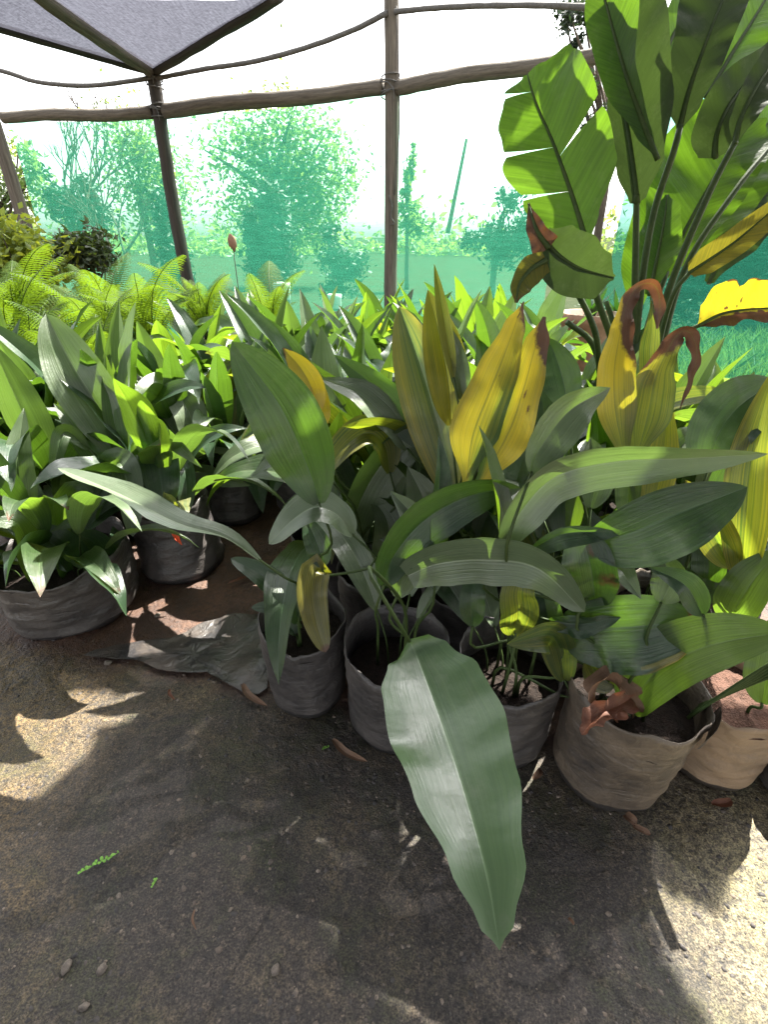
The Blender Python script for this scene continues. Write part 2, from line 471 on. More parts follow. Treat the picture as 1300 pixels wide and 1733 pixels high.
    # reddish soil behind
    soil = k.mix(k.ramp(fine, [(0.3, 0), (0.7, 1)]), (0.030, 0.015, 0.010), (0.135, 0.070, 0.042))
    soil = k.mix(k.math('MULTIPLY', k.ramp(mid, [(0.42, 0), (0.58, 1)]), 0.6), soil, (0.035, 0.022, 0.018))
    lim = k.math('MULTIPLY_ADD', sx.outputs[0], 0.20, sx.outputs[1])
    lim = k.math('ADD', lim, k.math('MULTIPLY_ADD', mid, 0.30, -0.15))
    sf = k.math('MULTIPLY_ADD', lim, 12.0, -0.93 * 12.0, clampit=True)
    c = k.mix(sf, c, soil)
    far = k.math('MULTIPLY_ADD', sx.outputs[1], 0.8, -4.2, clampit=True)
    c = k.mix(far, c, k.mix(big, (0.018, 0.034, 0.016), (0.055, 0.058, 0.038)))
    paver = k.math('MULTIPLY', k.math('MULTIPLY_ADD', sx.outputs[0], 3.0, -4.2, clampit=True), k.math('MULTIPLY_ADD', sx.outputs[1], 3.0, -5.4, clampit=True))
    paver = k.math('MULTIPLY', paver, k.math('SUBTRACT', 1.0, far))
    c = k.mix(paver, c, (0.42, 0.37, 0.33))
    h = k.math('ADD', k.math('MULTIPLY', fine, 0.6), k.math('MULTIPLY', st, 0.35))
    h = k.math('ADD', h, k.math('MULTIPLY', grit, 0.25))
    r = k.math('MULTIPLY_ADD', fine, 0.35, 0.42)
    nrm = k.bump(h, 0.9, 0.010)
    k.l(k.bsdf(c, r, k.math('MULTIPLY_ADD', far, -0.45, 0.45), nrm), out.inputs[0]); return m
M['ground'] = ground_material()

def axis(lo, hi, step, far_lo, far_hi):
    a = []
    x = lo
    while x < hi: a.append(x); x += step
    a.append(hi)
    s = step
    x = hi
    while x < far_hi: s *= 1.35; x += s; a.append(min(x, far_hi))
    s = step; x = lo; b = []
    while x > far_lo: s *= 1.35; x -= s; b.append(max(x, far_lo))
    return b[::-1] + a
def ground_z(x, y):
    z = 0.012 * n3(Vector((x * 2.2, y * 2.2, 1.7)))
    if -3 < x < 3 and y < 3:
        z += 0.006 * n3(Vector((x * 11, y * 11, 4.1))) + 0.0035 * n3(Vector((x * 38, y * 38, 9.0)))
    s = sstep(0.95, 1.15, y + 0.2 * x)
    z += s * 0.014 * n3(Vector((x * 6, y * 6, 7.7)))
    return z
mb = MB()
xs = axis(-1.7, 1.7, 0.011, -250, 250); ys = axis(0.0, 2.0, 0.011, -40, 600)
for y in ys:
    for x in xs:
        mb.vert((x, y, ground_z(x, y) if abs(x) < 4 and -1 < y < 5 else 0.0), (x, y))
W = len(xs)
for j in range(len(ys) - 1):
    for i in range(W - 1):
        a = j * W + i
        mb.face((a, a + 1, a + W + 1, a + W))
tag(mb.build('ground', M['ground']), None, None, kind='structure')

# loose grit and embedded stones, uncountable
rng = random.Random(5)
def stone_mesh(mb, c, r, flat, seed, sub=(6, 4), tintc=(0, 0, 0, 1)):
    nu, nv = sub
    rings = []
    a0 = rng.random() * 6.28
    for j in range(nv + 1):
        th = math.pi * j / nv
        ring = []
        for i in range(nu):
            ph = 2 * math.pi * i / nu + a0
            d = Vector((math.sin(th) * math.cos(ph), math.sin(th) * math.sin(ph), math.cos(th)))
            rr = r * (1 + 0.45 * n3(d * 1.4 + Vector((seed, seed * 1.7, 0))))
            q = Vector((d.x * rr * 1.15, d.y * rr * 0.85, d.z * rr * flat))
            q = Matrix.Rotation(a0, 3, 'Z') @ q
            ring.append(mb.vert(c + q, (i / nu, j / nv), tintc))
        rings.append(ring)
    for j in range(nv):
        for i in range(nu):
            mb.face((rings[j][i], rings[j + 1][i], rings[j + 1][(i + 1) % nu], rings[j][(i + 1) % nu]))
def gravel_material():
    m, nt, out = newmat('gravel'); k = NT(nt)
    at = k.n('ShaderNodeAttribute'); at.attribute_name = 'tint'
    sc = k.n('ShaderNodeSeparateColor'); k.l(at.outputs['Color'], sc.inputs[0])
    tc = k.n('ShaderNodeTexCoord')
    f = k.noise(tc.outputs['Object'], 120, 4, 0.6)
    c = k.ramp(sc.outputs[0], [(0.0, (0.03, 0.028, 0.028)), (0.4, (0.075, 0.066, 0.06)), (0.7, (0.15, 0.115, 0.085)), (1.0, (0.23, 0.19, 0.15))])
    c = k.mix(k.math('MULTIPLY', k.ramp(f, [(0.35, 0), (0.65, 1)]), 0.6), c, (0.04, 0.036, 0.034))
    k.l(k.bsdf(c, 0.7, 0.4, k.bump(f, 0.4, 0.002)), out.inputs[0]); return m
M['gravel'] = gravel_material()
mb = MB()
for i in range(2600):
    y = 0.12 + 1.15 * rng.random() ** 1.3
    x = (rng.random() * 2 - 1) * (0.35 + y * 1.0)
    r = 0.0018 + 0.0042 * rng.random() ** 3
    if n3(Vector((x * 5, y * 5, 2.2))) < -0.15: r *= 0.6
    if rng.random() < 0.012: r *= 1.7
    z = ground_z(x, y)
    stone_mesh(mb, Vector((x, y, z - r * 0.35)), r * 1.3, 0.55, i * 0.37, (6, 3), (rng.random() ** 1.5, 0, 0, 1))
tag(mb.build('gravel', M['gravel']), None, None, kind='stuff')

# ------------------------------------------------------------------ shade structure
BH = 2.4
A0 = PY(-330, 203, 7.35); A1 = PY(272, 187, 6.89); A2 = PY(660, 145, 5.86); A3 = PY(1000, 95, 5.0)
A1 = Vector((-2.46, 6.89, 0)); A2 = Vector((0.06, 5.86, 0)); A3 = Vector((1.58, 5.0, 0))
AL = Vector((-4.35, 7.12, 0)); AR = Vector((4.6, 3.25, 0))
def pole_obj(name, pts, r0, r1, mat, label, cat='pole', seed=0, group=None):
    mb = MB(); tube(mb, pts, r0, r1, 12, n=40, wob=0.10, seed=seed, vscale=1.6)
    return tag(mb.build(name, mat), label, cat, group)
# posts
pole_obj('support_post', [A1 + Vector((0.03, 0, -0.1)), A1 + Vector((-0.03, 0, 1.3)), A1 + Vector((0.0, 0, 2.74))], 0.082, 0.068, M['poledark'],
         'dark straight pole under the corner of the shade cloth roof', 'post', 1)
pole_obj('support_post', [A2 + Vector((0, 0, -0.1)), A2 + Vector((0.015, 0, 1.7)), A2 + Vector((0, 0, 3.6))], 0.07, 0.062, M['pole'],
         'tall grey wooden pole in the middle rising out of the top of the picture', 'post', 2)
pl = G(42, 366, 1.2)
pl = PY(38, 366, 5.3)
p0 = PY(-8, 225, 5.3)
d = (p0 - pl)
pole_obj('support_post', [Vector((pl.x + 0.0, pl.y, -0.1)), pl, Vector((pl.x - 0.02, pl.y, 2.9))], 0.06, 0.05, M['pole'],
         'short grey pole at the left edge rising out of the shrubs', 'post', 3)
pole_obj('support_post', [Vector((AR.x, AR.y, -0.1)), Vector((AR.x, AR.y, 2.7))], 0.06, 0.055, M['pole'],
         'wooden pole at the right end of the green net, behind the large leaves', 'post', 4)
# horizontal beams
def beam(a, b, label, seed, r0=0.062, r1=0.052):
    m1 = a.lerp(b, 0.33) + Vector((0, 0, 0.012)); m2 = a.lerp(b, 0.68) + Vector((0, 0, -0.012))
    return pole_obj('cross_beam', [a, m1, m2, b], r0, r1, M['pole'], label, 'beam', seed)
zb = Vector((0, 0, BH))
beam(AL + zb + Vector((0, .02, -.02)), A1 + zb + Vector((-0.075, 0, -0.01)), 'long horizontal log left of the dark corner pole', 5, 0.055, 0.06)
beam(A1 + zb + Vector((0.075, -0.03, -0.01)), A2 + zb + Vector((-0.065, 0.03, 0.0)), 'horizontal log between the dark corner pole and the tall grey pole', 6, 0.07, 0.062)
beam(A2 + zb + Vector((0.065, -0.03, -0.02)), A3 + zb + Vector((0.25, -0.17, 0.0)), 'horizontal log right of the tall grey pole, running behind the banana-like leaves', 7)
beam(A3 + zb + Vector((0.33, -0.22, -0.0)), AR + zb + Vector((-.08, .05, 0)), 'horizontal log hidden behind the banana-like leaves at the right', 8)

def lashing(post, c, r, seed):
    mb = MB(); pts = []
    for i in range(60):
        a = i * .5; pts.append(c + Vector((math.cos(a) * r, math.sin(a) * r, .05 * math.sin(i * .21 + seed) - .04 + .0014 * i)))
    tube(mb, pts, .006, .006, 5, n=150)
    tube(mb, [pts[-1], pts[-1] + Vector((.05, -.03, -.05)), pts[-1] + Vector((.06, -.04, -.14))], .005, .003, 5)
    o = mb.build('lashing', M['rope'], post)
POSTS = [o for o in scene.objects if o.name.startswith('support_post')]
lashing(POSTS[0], A1 + Vector((0, 0, 2.40)), .092, 0); lashing(POSTS[0], A1 + Vector((0, 0, 2.66)), .085, 2); lashing(POSTS[1], A2 + Vector((0, 0, 2.40)), .084, 4)
# green net
def net_material(name='green_shade_net', t1=(0.81, 1.0, 0.90), t2=(0.35, 0.85, 0.62), dif=(0.015, 0.08, 0.06), trc=(0.035, 0.22, 0.135), dens=0.28):
    m, nt, out = newmat(name); k = NT(nt)
    tc = k.n('ShaderNodeTexCoord')
    mp = k.n('ShaderNodeMapping'); mp.inputs['Scale'].default_value = (0.6, 0.6, 9.0)
    k.l(tc.outputs['Object'], mp.inputs[0])
    a = k.noise(mp.outputs[0], 5, 6, 0.7)
    fine = k.noise(mp.outputs[0], 60, 2, 0.5)
    f = k.math('ADD', k.math('MULTIPLY', k.ramp(a, [(0.35, 0), (0.65, 1)]), 0.14), k.math('MULTIPLY', k.ramp(fine, [(0.3, 0), (0.7, 1)]), 0.10))
    t = k.n('ShaderNodeBsdfTransparent')
    k.l(k.mix(f, t1, t2), t.inputs[0])
    d = k.n('ShaderNodeBsdfDiffuse'); d.inputs[0].default_value = (*dif, 1)
    tr = k.n('ShaderNodeBsdfTranslucent'); tr.inputs[0].default_value = (*trc, 1)
    m1 = k.n('ShaderNodeMixShader'); m1.inputs[0].default_value = 0.55
    k.l(d.outputs[0], m1.inputs[1]); k.l(tr.outputs[0], m1.inputs[2])
    m2 = k.n('ShaderNodeMixShader'); k.l(k.math('ADD', dens, f), m2.inputs[0])
    k.l(t.outputs[0], m2.inputs[1]); k.l(m1.outputs[0], m2.inputs[2])
    k.l(m2.outputs[0], out.inputs[0]); return m
M['net'] = net_material()
M['netshade'] = net_material('green_net_painted_shade', (0.34, 0.62, 0.54), (0.20, 0.46, 0.38), (0.012, 0.06, 0.045), (0.012, 0.09, 0.06), 0.35)  # copy of the net with shade painted into its colours
def net_panel(a, b, label, seed, z1=BH - 0.03, off=0.075, mat='net'):
    mb = MB()
    dirv = (b - a).normalized(); nrm = Vector((-dirv.y, dirv.x, 0))
    nx, nz = 48, 22
    idx = []
    for j in range(nz + 1):
        row = []
        for i in range(nx + 1):
            f, g = i / nx, j / nz
            sag = 0.035 * math.sin(math.pi * f) * g
            p = a.lerp(b, f) + nrm * (off + 0.03 * n3(Vector((f * 4 + seed, g * 3, 0))) + 0.012 * n3(Vector((f * 14 + seed, g * 5, 3))))
            p.z = lerp(0.0, z1 - sag, g)
            row.append(mb.vert(p, (f, g)))
        idx.append(row)
    for j in range(nz):
        for i in range(nx):
            mb.face((idx[j][i], idx[j][i + 1], idx[j + 1][i + 1], idx[j + 1][i]))
    return tag(mb.build('shade_net', M[mat]), label, 'net')
net_panel(AL, A1, 'green shade net hung from the log left of the dark corner pole', 1)
net_panel(A1, A2, 'green shade net between the dark corner pole and the tall grey pole', 2)
net_panel(A2, A3.lerp(A2, 0.06), 'green shade net right of the tall grey pole, its edge behind the split banana-like leaf', 3)
dR = (AR - A3).normalized()
net_panel(A3 + dR * 0.42, AR, 'green net with shade painted into its colour at the right edge behind the bright yellow leaf', 4, mat='netshade')

# ropes
def rope(pts, label, r=0.014, seed=0):
    mb = MB(); tube(mb, pts, r, r, 7, n=40, wob=0.15, seed=seed, vscale=5)
    return tag(mb.build('sagging_rope', M['rope']), label, 'rope')
c1 = A1 + Vector((0.0, -0.06, 2.66))
rope([PY(-260, 75, 7.4), PY(-20, 115, 7.0), PY(60, 138, 6.95), PY(140, 145, 6.9), PY(200, 140, 6.85), c1 + Vector((-0.05, 0, 0))], 'dark rope sagging left from the roof corner', 0.022)
rope([c1 + Vector((0.05, 0, 0)), PY(345, 117, 6.6), PY(430, 104, 6.35), PY(520, 80, 6.15), PY(600, 50, 5.95), PY(655, 22, 5.8)], 'dark rope sagging between the roof corner and the tall grey pole', 0.022)
rope([PY(668, 20, 5.78), PY(760, 12, 5.6), PY(900, 9, 5.3), PY(1010, 14, 5.0), PY(1110, 27, 4.7), PY(1280, 60, 4.3)], 'dark rope running right from the tall grey pole', 0.021)
# vine loop twined on tall pole
mb = MB(); tube(mb, [PY(658, 330, 5.78), PY(664, 350, 5.78), PY(661, 366, 5.77), PY(668, 378, 5.77), PY(660, 380, 5.78)], 0.008, 0.006, 5)
tag(mb.build('wire_tie', M['rope']), 'twisted dark wire tied halfway up the tall grey pole', 'wire')
mb = MB(); tube(mb, [PY(671, 10, 5.79), PY(676, 200, 5.79), PY(668, 330, 5.79)], 0.006, 0.006, 5)
tag(mb.build('hanging_wire', M['rope']), 'thin wire hanging along the tall grey pole', 'wire')

# shade cloth roof
def cloth_material():
    m, nt, out = newmat('shade_cloth'); k = NT(nt)
    tc = k.n('ShaderNodeTexCoord')
    mp = k.n('ShaderNodeMapping'); mp.inputs['Scale'].default_value = (30, 2.0, 2.0); mp.inputs['Rotation'].default_value = (0, 0, 0.5)
    k.l(tc.outputs['Object'], mp.inputs[0])
    a = k.noise(mp.outputs[0], 2.2, 6, 0.75)
    b = k.noise(tc.outputs['Object'], 40, 4, 0.7)
    f = k.ramp(k.math('MULTIPLY_ADD', b, 0.5, k.math('MULTIPLY', a, 0.5)), [(0.3, 0), (0.7, 1)])
    d = k.n('ShaderNodeBsdfDiffuse'); k.l(k.mix(f, (0.010, 0.009, 0.012), (0.032, 0.030, 0.038)), d.inputs[0])
    tr = k.n('ShaderNodeBsdfTranslucent'); k.l(k.mix(f, (0.008, 0.008, 0.011), (0.058, 0.059, 0.074)), tr.inputs[0])
    m1 = k.n('ShaderNodeMixShader'); m1.inputs[0].default_value = 0.6
    k.l(d.outputs[0], m1.inputs[1]); k.l(tr.outputs[0], m1.inputs[2])
    t = k.n('ShaderNodeBsdfTransparent'); t.inputs[0].default_value = (0.9, 0.9, 1, 1)
    m2 = k.n('ShaderNodeMixShader'); k.l(k.math('MULTIPLY_ADD', f, -0.06, 0.97), m2.inputs[0])
    k.l(t.outputs[0], m2.inputs[1]); k.l(m1.outputs[0], m2.inputs[2])
    k.l(m2.outputs[0], out.inputs[0]); return m
M['cloth'] = cloth_material()
corner = A1 + Vector((0, 0, 2.72))
RA = PY(465, 0, 5.13) + Vector((0, 0, 0.0))
RE = corner + (RA - corner) * 1.03
rM = PY(70, -5, 5.15); rE = corner + (rM - corner) * 1.12
LA = PY(0, 48, 5.68); LE = corner + (LA - corner) * 1.6
roof = thing('shade_roof', 'dark grey shade cloth roof fanning out from the corner pole at top left', 'shade cloth', corner)
def cloth_tri(a, b, c, sag, nn=22):
    mb = MB(); rows = []
    for i in range(nn + 1):
        f = i / nn; row = []
        for j in range(nn + 1):
            g = j / nn
            p = a.lerp(b.lerp(c, g), f)
            p.z += -sag * math.sin(math.pi * g) * f + 0.02 * f * n3(p * 3.0)
            row.append(mb.vert(p, (f, g)))
        rows.append(row)
    for i in range(nn):
        for j in range(nn):
            mb.face((rows[i][j], rows[i][j + 1], rows[i + 1][j + 1], rows[i + 1][j]))
    return mb
up = Vector((0, 0, 0.012))
cloth_tri(corner + up, RE + up, rE + up, 0.06).build('cloth', M['cloth'], roof)
cloth_tri(corner + up * 1.2, rE + up, LE + up, 0.10).build('cloth', M['cloth'], roof)
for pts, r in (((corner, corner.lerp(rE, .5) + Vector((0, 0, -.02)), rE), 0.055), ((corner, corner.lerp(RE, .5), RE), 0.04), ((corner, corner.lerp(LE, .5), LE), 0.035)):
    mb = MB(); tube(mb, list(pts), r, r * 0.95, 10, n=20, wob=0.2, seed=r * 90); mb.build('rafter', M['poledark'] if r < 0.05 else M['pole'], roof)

# added unseen cloth above the frame, shaped to shade near ground and front row
SHADOW_POLY = [(-2.6, -1.2), (-1.5, -0.02)] + [tuple(G(x, y).xy) for x, y in ((-60, 1395), (60, 1350), (140, 1285), (150, 1245), (285, 1205), (212, 1175), (205, 1128), (330, 1098), (430, 1060))] + [
    (-0.32, 1.10), (-0.28, 0.98), (-0.20, 0.86), (0.10, 0.76), (0.42, 0.66)] + [tuple(G(x, y).xy) for x, y in ((1285, 1385), (1255, 1400), (1248, 1500), (1222, 1570), (1130, 1535), (1092, 1495), (1100, 1570), (1130, 1650), (1185, 1740))] + [(0.62, -1.2)]
# gaps added to light chosen leaves, as (x, y, radius) where their light would reach the ground if no leaf were in its way
SHADOW_POLY2 = [tuple(G(x, y).xy) for x, y in ((-120, 1085), (130, 1112), (215, 1150), (205, 1190), (120, 1176), (60, 1196), (-120, 1192))]  # extra patch added to the cast shadow at the left
LIGHT_HOLES = [(-0.18, 0.645, 0.038), (-0.13, 0.635, 0.038), (-0.205, 0.64, 0.038), (0.07, 0.645, 0.038), (0.16, 0.61, 0.038), (-0.425, 0.74, 0.038), (-0.18, 0.63, 0.038), (-0.205, 0.58, 0.038), (0.075, 0.6, 0.038), (0.125, 0.615, 0.038), (0.13, 0.615, 0.038), (-0.59, 0.52, 0.03), (0.05, 0.365, 0.038), (0.02, 0.385, 0.038), (0.09, 0.355, 0.038), (-0.05, 0.43, 0.038), (-0.095, 0.485, 0.038), (-0.075, 0.46, 0.038), (0.055, 0.41, 0.038), (0.09, 0.405, 0.038), (0.265, 0.48, 0.038), (0.475, 0.575, 0.038), (-0.45, 0.76, 0.038), (-0.42, 0.775, 0.038), (-0.4, 0.75, 0.038), (-0.235, 0.745, 0.038)]
def inside(x, y): return inside_poly(x, y, SHADOW_POLY) or inside_poly(x, y, SHADOW_POLY2)
def inside_poly(x, y, SHADOW_POLY):
    c = False; n = len(SHADOW_POLY)
    for i in range(n):
        (x1, y1), (x2, y2) = SHADOW_POLY[i], SHADOW_POLY[(i + 1) % n]
        if (y1 > y) != (y2 > y) and x < (x2 - x1) * (y - y1) / (y2 - y1) + x1: c = not c
    return c
def shade_panel(z, label):
    k = z / SUN.z
    off = SUN * k
    root = thing('shade_roof', label, 'shade cloth', off)  # unseen panel added to block sun, apart from the corner roof
    mb = MB(); s = 0.014; ids = {}
    def vid(i, j):
        if (i, j) not in ids:
            x, y = -2.7 + i * s, -1.3 + j * s
            ids[i, j] = mb.vert(off + Vector((x, y, -0.02 + 0.02 * n3(Vector((x * 2, y * 2, 0))))))
        return ids[i, j]
    for j in range(178):
        for i in range(251):
            x, y = -2.7 + (i + .5) * s, -1.3 + (j + .5) * s
            if not inside(x, y): continue
            w = .82 + .36 * n3(Vector((x * 14, y * 14, 5)))
            if any((x - hx) ** 2 + (y - hy) ** 2 < (hr * w) ** 2 for hx, hy, hr in LIGHT_HOLES): continue
            mb.face((vid(i, j), vid(i + 1, j), vid(i + 1, j + 1), vid(i, j + 1)))
    mb.build('cloth', M['cloth'], root)
    m3 = MB()                                   # cloth added behind and beside the camera to cut sky fill
    ids3 = [[m3.vert(off + Vector((-6 + 12 * i / 12, -7 + 6.9 * j / 8, -.02 - .05 * math.sin(j * 2.1)))) for i in range(13)] for j in range(9)]
    for j in range(8):
        for i in range(12): m3.face((ids3[j][i], ids3[j][i + 1], ids3[j + 1][i + 1], ids3[j + 1][i]))
    m3.build('cloth', M['cloth'], root)
    for i in (0, len(SHADOW_POLY) - 1):
        a, b = SHADOW_POLY[i], SHADOW_POLY[(i + 1) % len(SHADOW_POLY)]
        m2 = MB(); tube(m2, [off + Vector((*a, .03)), off + Vector((*b, .03))], 0.03, 0.03, 8, n=6, wob=0.1); m2.build('rafter', M['pole'], root)  # edge poles of the added panel
shade_panel(2.75, 'unseen dark cloth added overhead to shade the near ground, with gaps for sun patches')

# ------------------------------------------------------------------ potted aspidistra
def bag(root, rb, rt, h, seed, mat, dip=0.0, dip_ang=-math.pi / 2, tilt=(0, 0), soil_drop=0.05, soilmat='soil', fold=None, flare=0.0):
    """Nursery bag standing at root: tucked base, wrinkled wall, uneven turned rim, soil inside."""
    mb = MB(); nz, ns = 22, 64
    L = root.location
    def pt(a, f, inner=False):
        d = Vector((math.cos(a), math.sin(a), 0))
        r = lerp(rb, rt, f ** 0.8)
        r *= 1 - 0.10 * (1 - sstep(0, 0.14, f)) ** 2
        r += rb * 0.07 * n3(Vector((d.x * 1.3, d.y * 1.3, f * 1.1 + seed)))
        r += rb * 0.045 * n3(Vector((d.x * 2.5 + seed, d.y * 2.5, f * 7)))
        r += rb * 0.05 * sstep(.72, 1, f) * n3(Vector((d.x * 3.2 + seed, d.y * 3.2, 1.0)))
        r += rb * 0.02 * n3(Vector((d.x * 6 + seed, d.y * 6, f * 9)))
        r += rb * 0.012 * math.sin(f * 46 + 5 * n3(Vector((d.x * 1.7, d.y * 1.7, seed + 3)))) * sstep(0.05, 0.3, f)
        r += flare * rb * sstep(0.8, 1.0, f)
        if inner: r -= 0.0025
        rim = h * (1 + 0.07 * n3(Vector((d.x * 1.6 + seed * 2, d.y * 1.6, 2.0))) + 0.03 * n3(Vector((d.x * 5 + seed * 2, d.y * 5, 6.0)))) - dip * max(0, math.cos(a - dip_ang)) ** 2
        z = rim * f
        return Vector((L.x + d.x * r + tilt[0] * f, L.y + d.y * r + tilt[1] * f, L.z + z + 0.003))
    rows = []
    for j in range(nz + 1):
        f = j / nz
        rows.append([mb.vert(pt(2 * math.pi * i / ns, f), (i / ns, f)) for i in range(ns)])
    for f in (1.0, 0.9, 0.72):
        rows.append([mb.vert(pt(2 * math.pi * i / ns, f, True), (i / ns, f)) for i in range(ns)])
    for j in range(len(rows) - 1):
        for i in range(ns):
            mb.face((rows[j][i], rows[j][(i + 1) % ns], rows[j + 1][(i + 1) % ns], rows[j + 1][i]))
    mb.face(rows[0][::-1])
    mb.build('bag', M[mat], root)
    sm = MB(); sz = h - soil_drop - dip * 0.6
    c = sm.vert((L.x + tilt[0], L.y + tilt[1], L.z + sz + 0.01))
    prev = None
    for j in range(1, 8):
        ring = []
        for i in range(28):
            a = 2 * math.pi * i / 28
            f = clamp(sz / h)
            r = (lerp(rb, rt, f ** 0.8) * 1.0 - 0.003) * j / 7
            q = Vector((L.x + tilt[0] * f + math.cos(a) * r, L.y + tilt[1] * f + math.sin(a) * r, 0))
            ring.append(sm.vert((q.x, q.y, L.z + sz + 0.014 * n3(Vector((q.x * 22, q.y * 22, seed))) + 0.008 * n3(Vector((q.x * 60, q.y * 60, seed))))))
        for i in range(28):
            if prev: sm.face((prev[i], ring[i], ring[(i + 1) % 28], prev[(i + 1) % 28]))
            else: sm.face((c, ring[i], ring[(i + 1) % 28]))
        prev = ring
    sm.build('soil', M[soilmat], root)
    root['soil_z'] = sz
    return root

GREEN = lambda u, v: (0, 0, 0, 1)
def tint_fn(yel=0.0, brn_tip=0.0, edge=0.0, seed=0, ygrad=0.0, mid=0.0, spots=0.0, brn_edge=0.0):
    def f(u, v):
        a = abs(u)
        y = yel + edge * a ** 1.5 + ygrad * v - mid * (1 - a) * (1 - v) ** 0.8
        b = brn_tip * sstep(0.82, 1.0, v + 0.06 * n3(Vector((u * 2, v * 8, seed))))
        b += brn_edge * sstep(0.75, 1.0, a) * sstep(0.35, 0.75, v + 0.25 * n3(Vector((v * 6, seed, 0))))
        if spots: b += spots * sstep(0.35, 0.6, n3(Vector((u * 7 + seed, v * 16, seed))))
        return (clamp(y), clamp(b), 0, 1)
    return f
def campos(p, v): return (CAM - p).normalized()

def stalk(mb, soilp, base, T, r=0.0034):
    L = (base - soilp).length
    m1 = soilp + Vector((0, 0, L * 0.35)) + (base - soilp) * 0.12
    m2 = base - T * L * 0.28
    tube(mb, [soilp, m1, m2, base], r * 1.25, r * 0.9, 6, mat=1, n=12)

def hero(root, pts, hw, roll=0.0, fold=12, yel=0.0, brn=0.0, mat='leaf', label=None, wave=0.05, wf=2.0, curl=0.1,
         tint=None, a=0.66, b=0.95, stalk_from=None, nv=30, roll2=None, ph=0.0, w_fn=None, normal=None, edge=0.0, droop=0.0, v0=0.02, wr_=None, fit=True):
    """An aspidistra leaf whose midrib passes through pts (x, y, depth); hw = half width (left, right) in pixels at mid depth."""
    if fit:                                  # bring the leaf to the depth of the bag it grows from
        r = ray(pts[0][0], pts[0][1]); L = root.location
        tt = (L.x * r.x + L.y * r.y) / (r.x * r.x + r.y * r.y)
        kf = clamp(lerp(1.0, tt / pts[0][2], 0.92), 0.85, 1.35)
        pts = [(x, y, t * kf) for x, y, t in pts]
    q = [P(*p) for p in pts]
    ps = resample(q, 40)
    tm = sum(p[2] for p in pts) / len(pts)
    hl, hr = (hw if isinstance(hw, (tuple, list)) else (hw, hw))
    fo = (math.radians(fold), math.radians(fold)) if not isinstance(fold, (tuple, list)) else tuple(math.radians(x) for x in fold)
    kl, kr = tm / F / max(.45, math.cos(fo[0])), tm / F / max(.45, math.cos(fo[1]))
    r0 = math.radians(roll); r1 = math.radians(roll if roll2 is None else roll2)
    pf = w_fn or (lambda v: prof(v, a, b, v0))
    mb = MB()
    blade(mb, ps, lambda v: hl * kl * pf(v), lambda v: hr * kr * (wr_ or pf)(v), normal or campos, (r0, r1), fo, curl, wave, wf, nv=nv, nu=5,
          tint=tint or tint_fn(yel, brn, edge, seed=pts[0][0]), ph=ph, rib=0.002, droop=droop)
    if stalk_from is not False:
        L = root.location
        ang = (pts[0][0] * 0.7) % 6.28
        s = Vector((L.x + 0.05 * math.cos(ang), L.y + 0.05 * math.sin(ang), L.z + root.get('soil_z', 0.25))) if stalk_from is None else Vector(stalk_from)
        stalk(mb, s, ps[0] + (ps[1] - ps[0]) * 0.3, (ps[1] - ps[0]).normalized())
    o = mb.build('leaf', [M[mat], M['petiole']], root)
    if label: o['label'] = label
    return o

# generic leaf variants for the massed plants, growing from the origin towards +X
def variant(seed, lean, droop, stalk_l, blade_l, w, mat, yel=0.0, brn=0.0, twist=0.0):
    r = random.Random(seed)
    mb = MB()
    a = math.radians(lean)
    base = Vector((math.sin(a) * stalk_l * 0.8, 0, math.cos(a) * stalk_l))
    pts = [base]; ang = a; p = base.copy(); n = 6
    side = r.uniform(-.12, .12)
    for i in range(n):
        ang += math.radians(droop) / n * (0.4 + 1.2 * i / n)
        p = p + Vector((math.sin(ang), side * i / n, math.cos(ang))) * (blade_l / n)
        pts.append(p.copy())
    ps = resample(pts, 40)
    def nrm(p, v): return Vector((-1, 0, 0.55 + 0.6 * v)) if lean < 25 else Vector((-0.35, 0, 1))
    tw = math.radians(twist)
    blade(mb, ps, lambda v: w * prof(v), lambda v: w * prof(v) * 0.95, nrm, (tw * .3, tw), (math.radians(r.uniform(8, 26)),) * 2, 0.12, r.uniform(.05, .12), r.uniform(1.5, 3.2),
          nv=20, nu=3, tint=tint_fn(yel, brn, 0.0, seed), ph=r.uniform(0, 6), rib=0.002)
    tube(mb, [Vector((0, 0, -0.02)), Vector((base.x * .25, 0, base.z * .5)), base + (ps[1] - ps[0]) * .3], 0.0042, 0.0032, 5, mat=1, n=7)
    return mb.mesh('leaf', [M[mat], M['petiole']])
VAR = []
vr = random.Random(11)
for i in range(30):
    kind = i % 6
    lean = (8, 18, 26, 36, 50, 14)[kind] + vr.uniform(-6, 9)
    dr = (14, 34, 60, 75, 90, 110)[kind] + vr.uniform(-8, 18)
    st = (0.20, 0.20, 0.20, 0.17, 0.14, 0.22)[kind] * vr.uniform(0.8, 1.25)
    bl = vr.uniform(0.42, 0.60)
    VAR.append((kind if ('leaffield', 'leaf', 'leafpale', 'leafgrey', 'leaffield', 'leaffield', 'leaf')[i % 7] != 'leaffield' else kind + 10, variant(100 + i, lean, dr, st, bl, vr.uniform(0.054, 0.084), ('leaffield', 'leaf', 'leafpale', 'leafgrey', 'leaffield', 'leaffield', 'leaf')[i % 7],
               yel=0.12 if i % 11 == 3 else 0.0, brn=0.7 if i % 7 == 2 else 0.0, twist=vr.uniform(-65, 65))))
fr = random.Random(23)
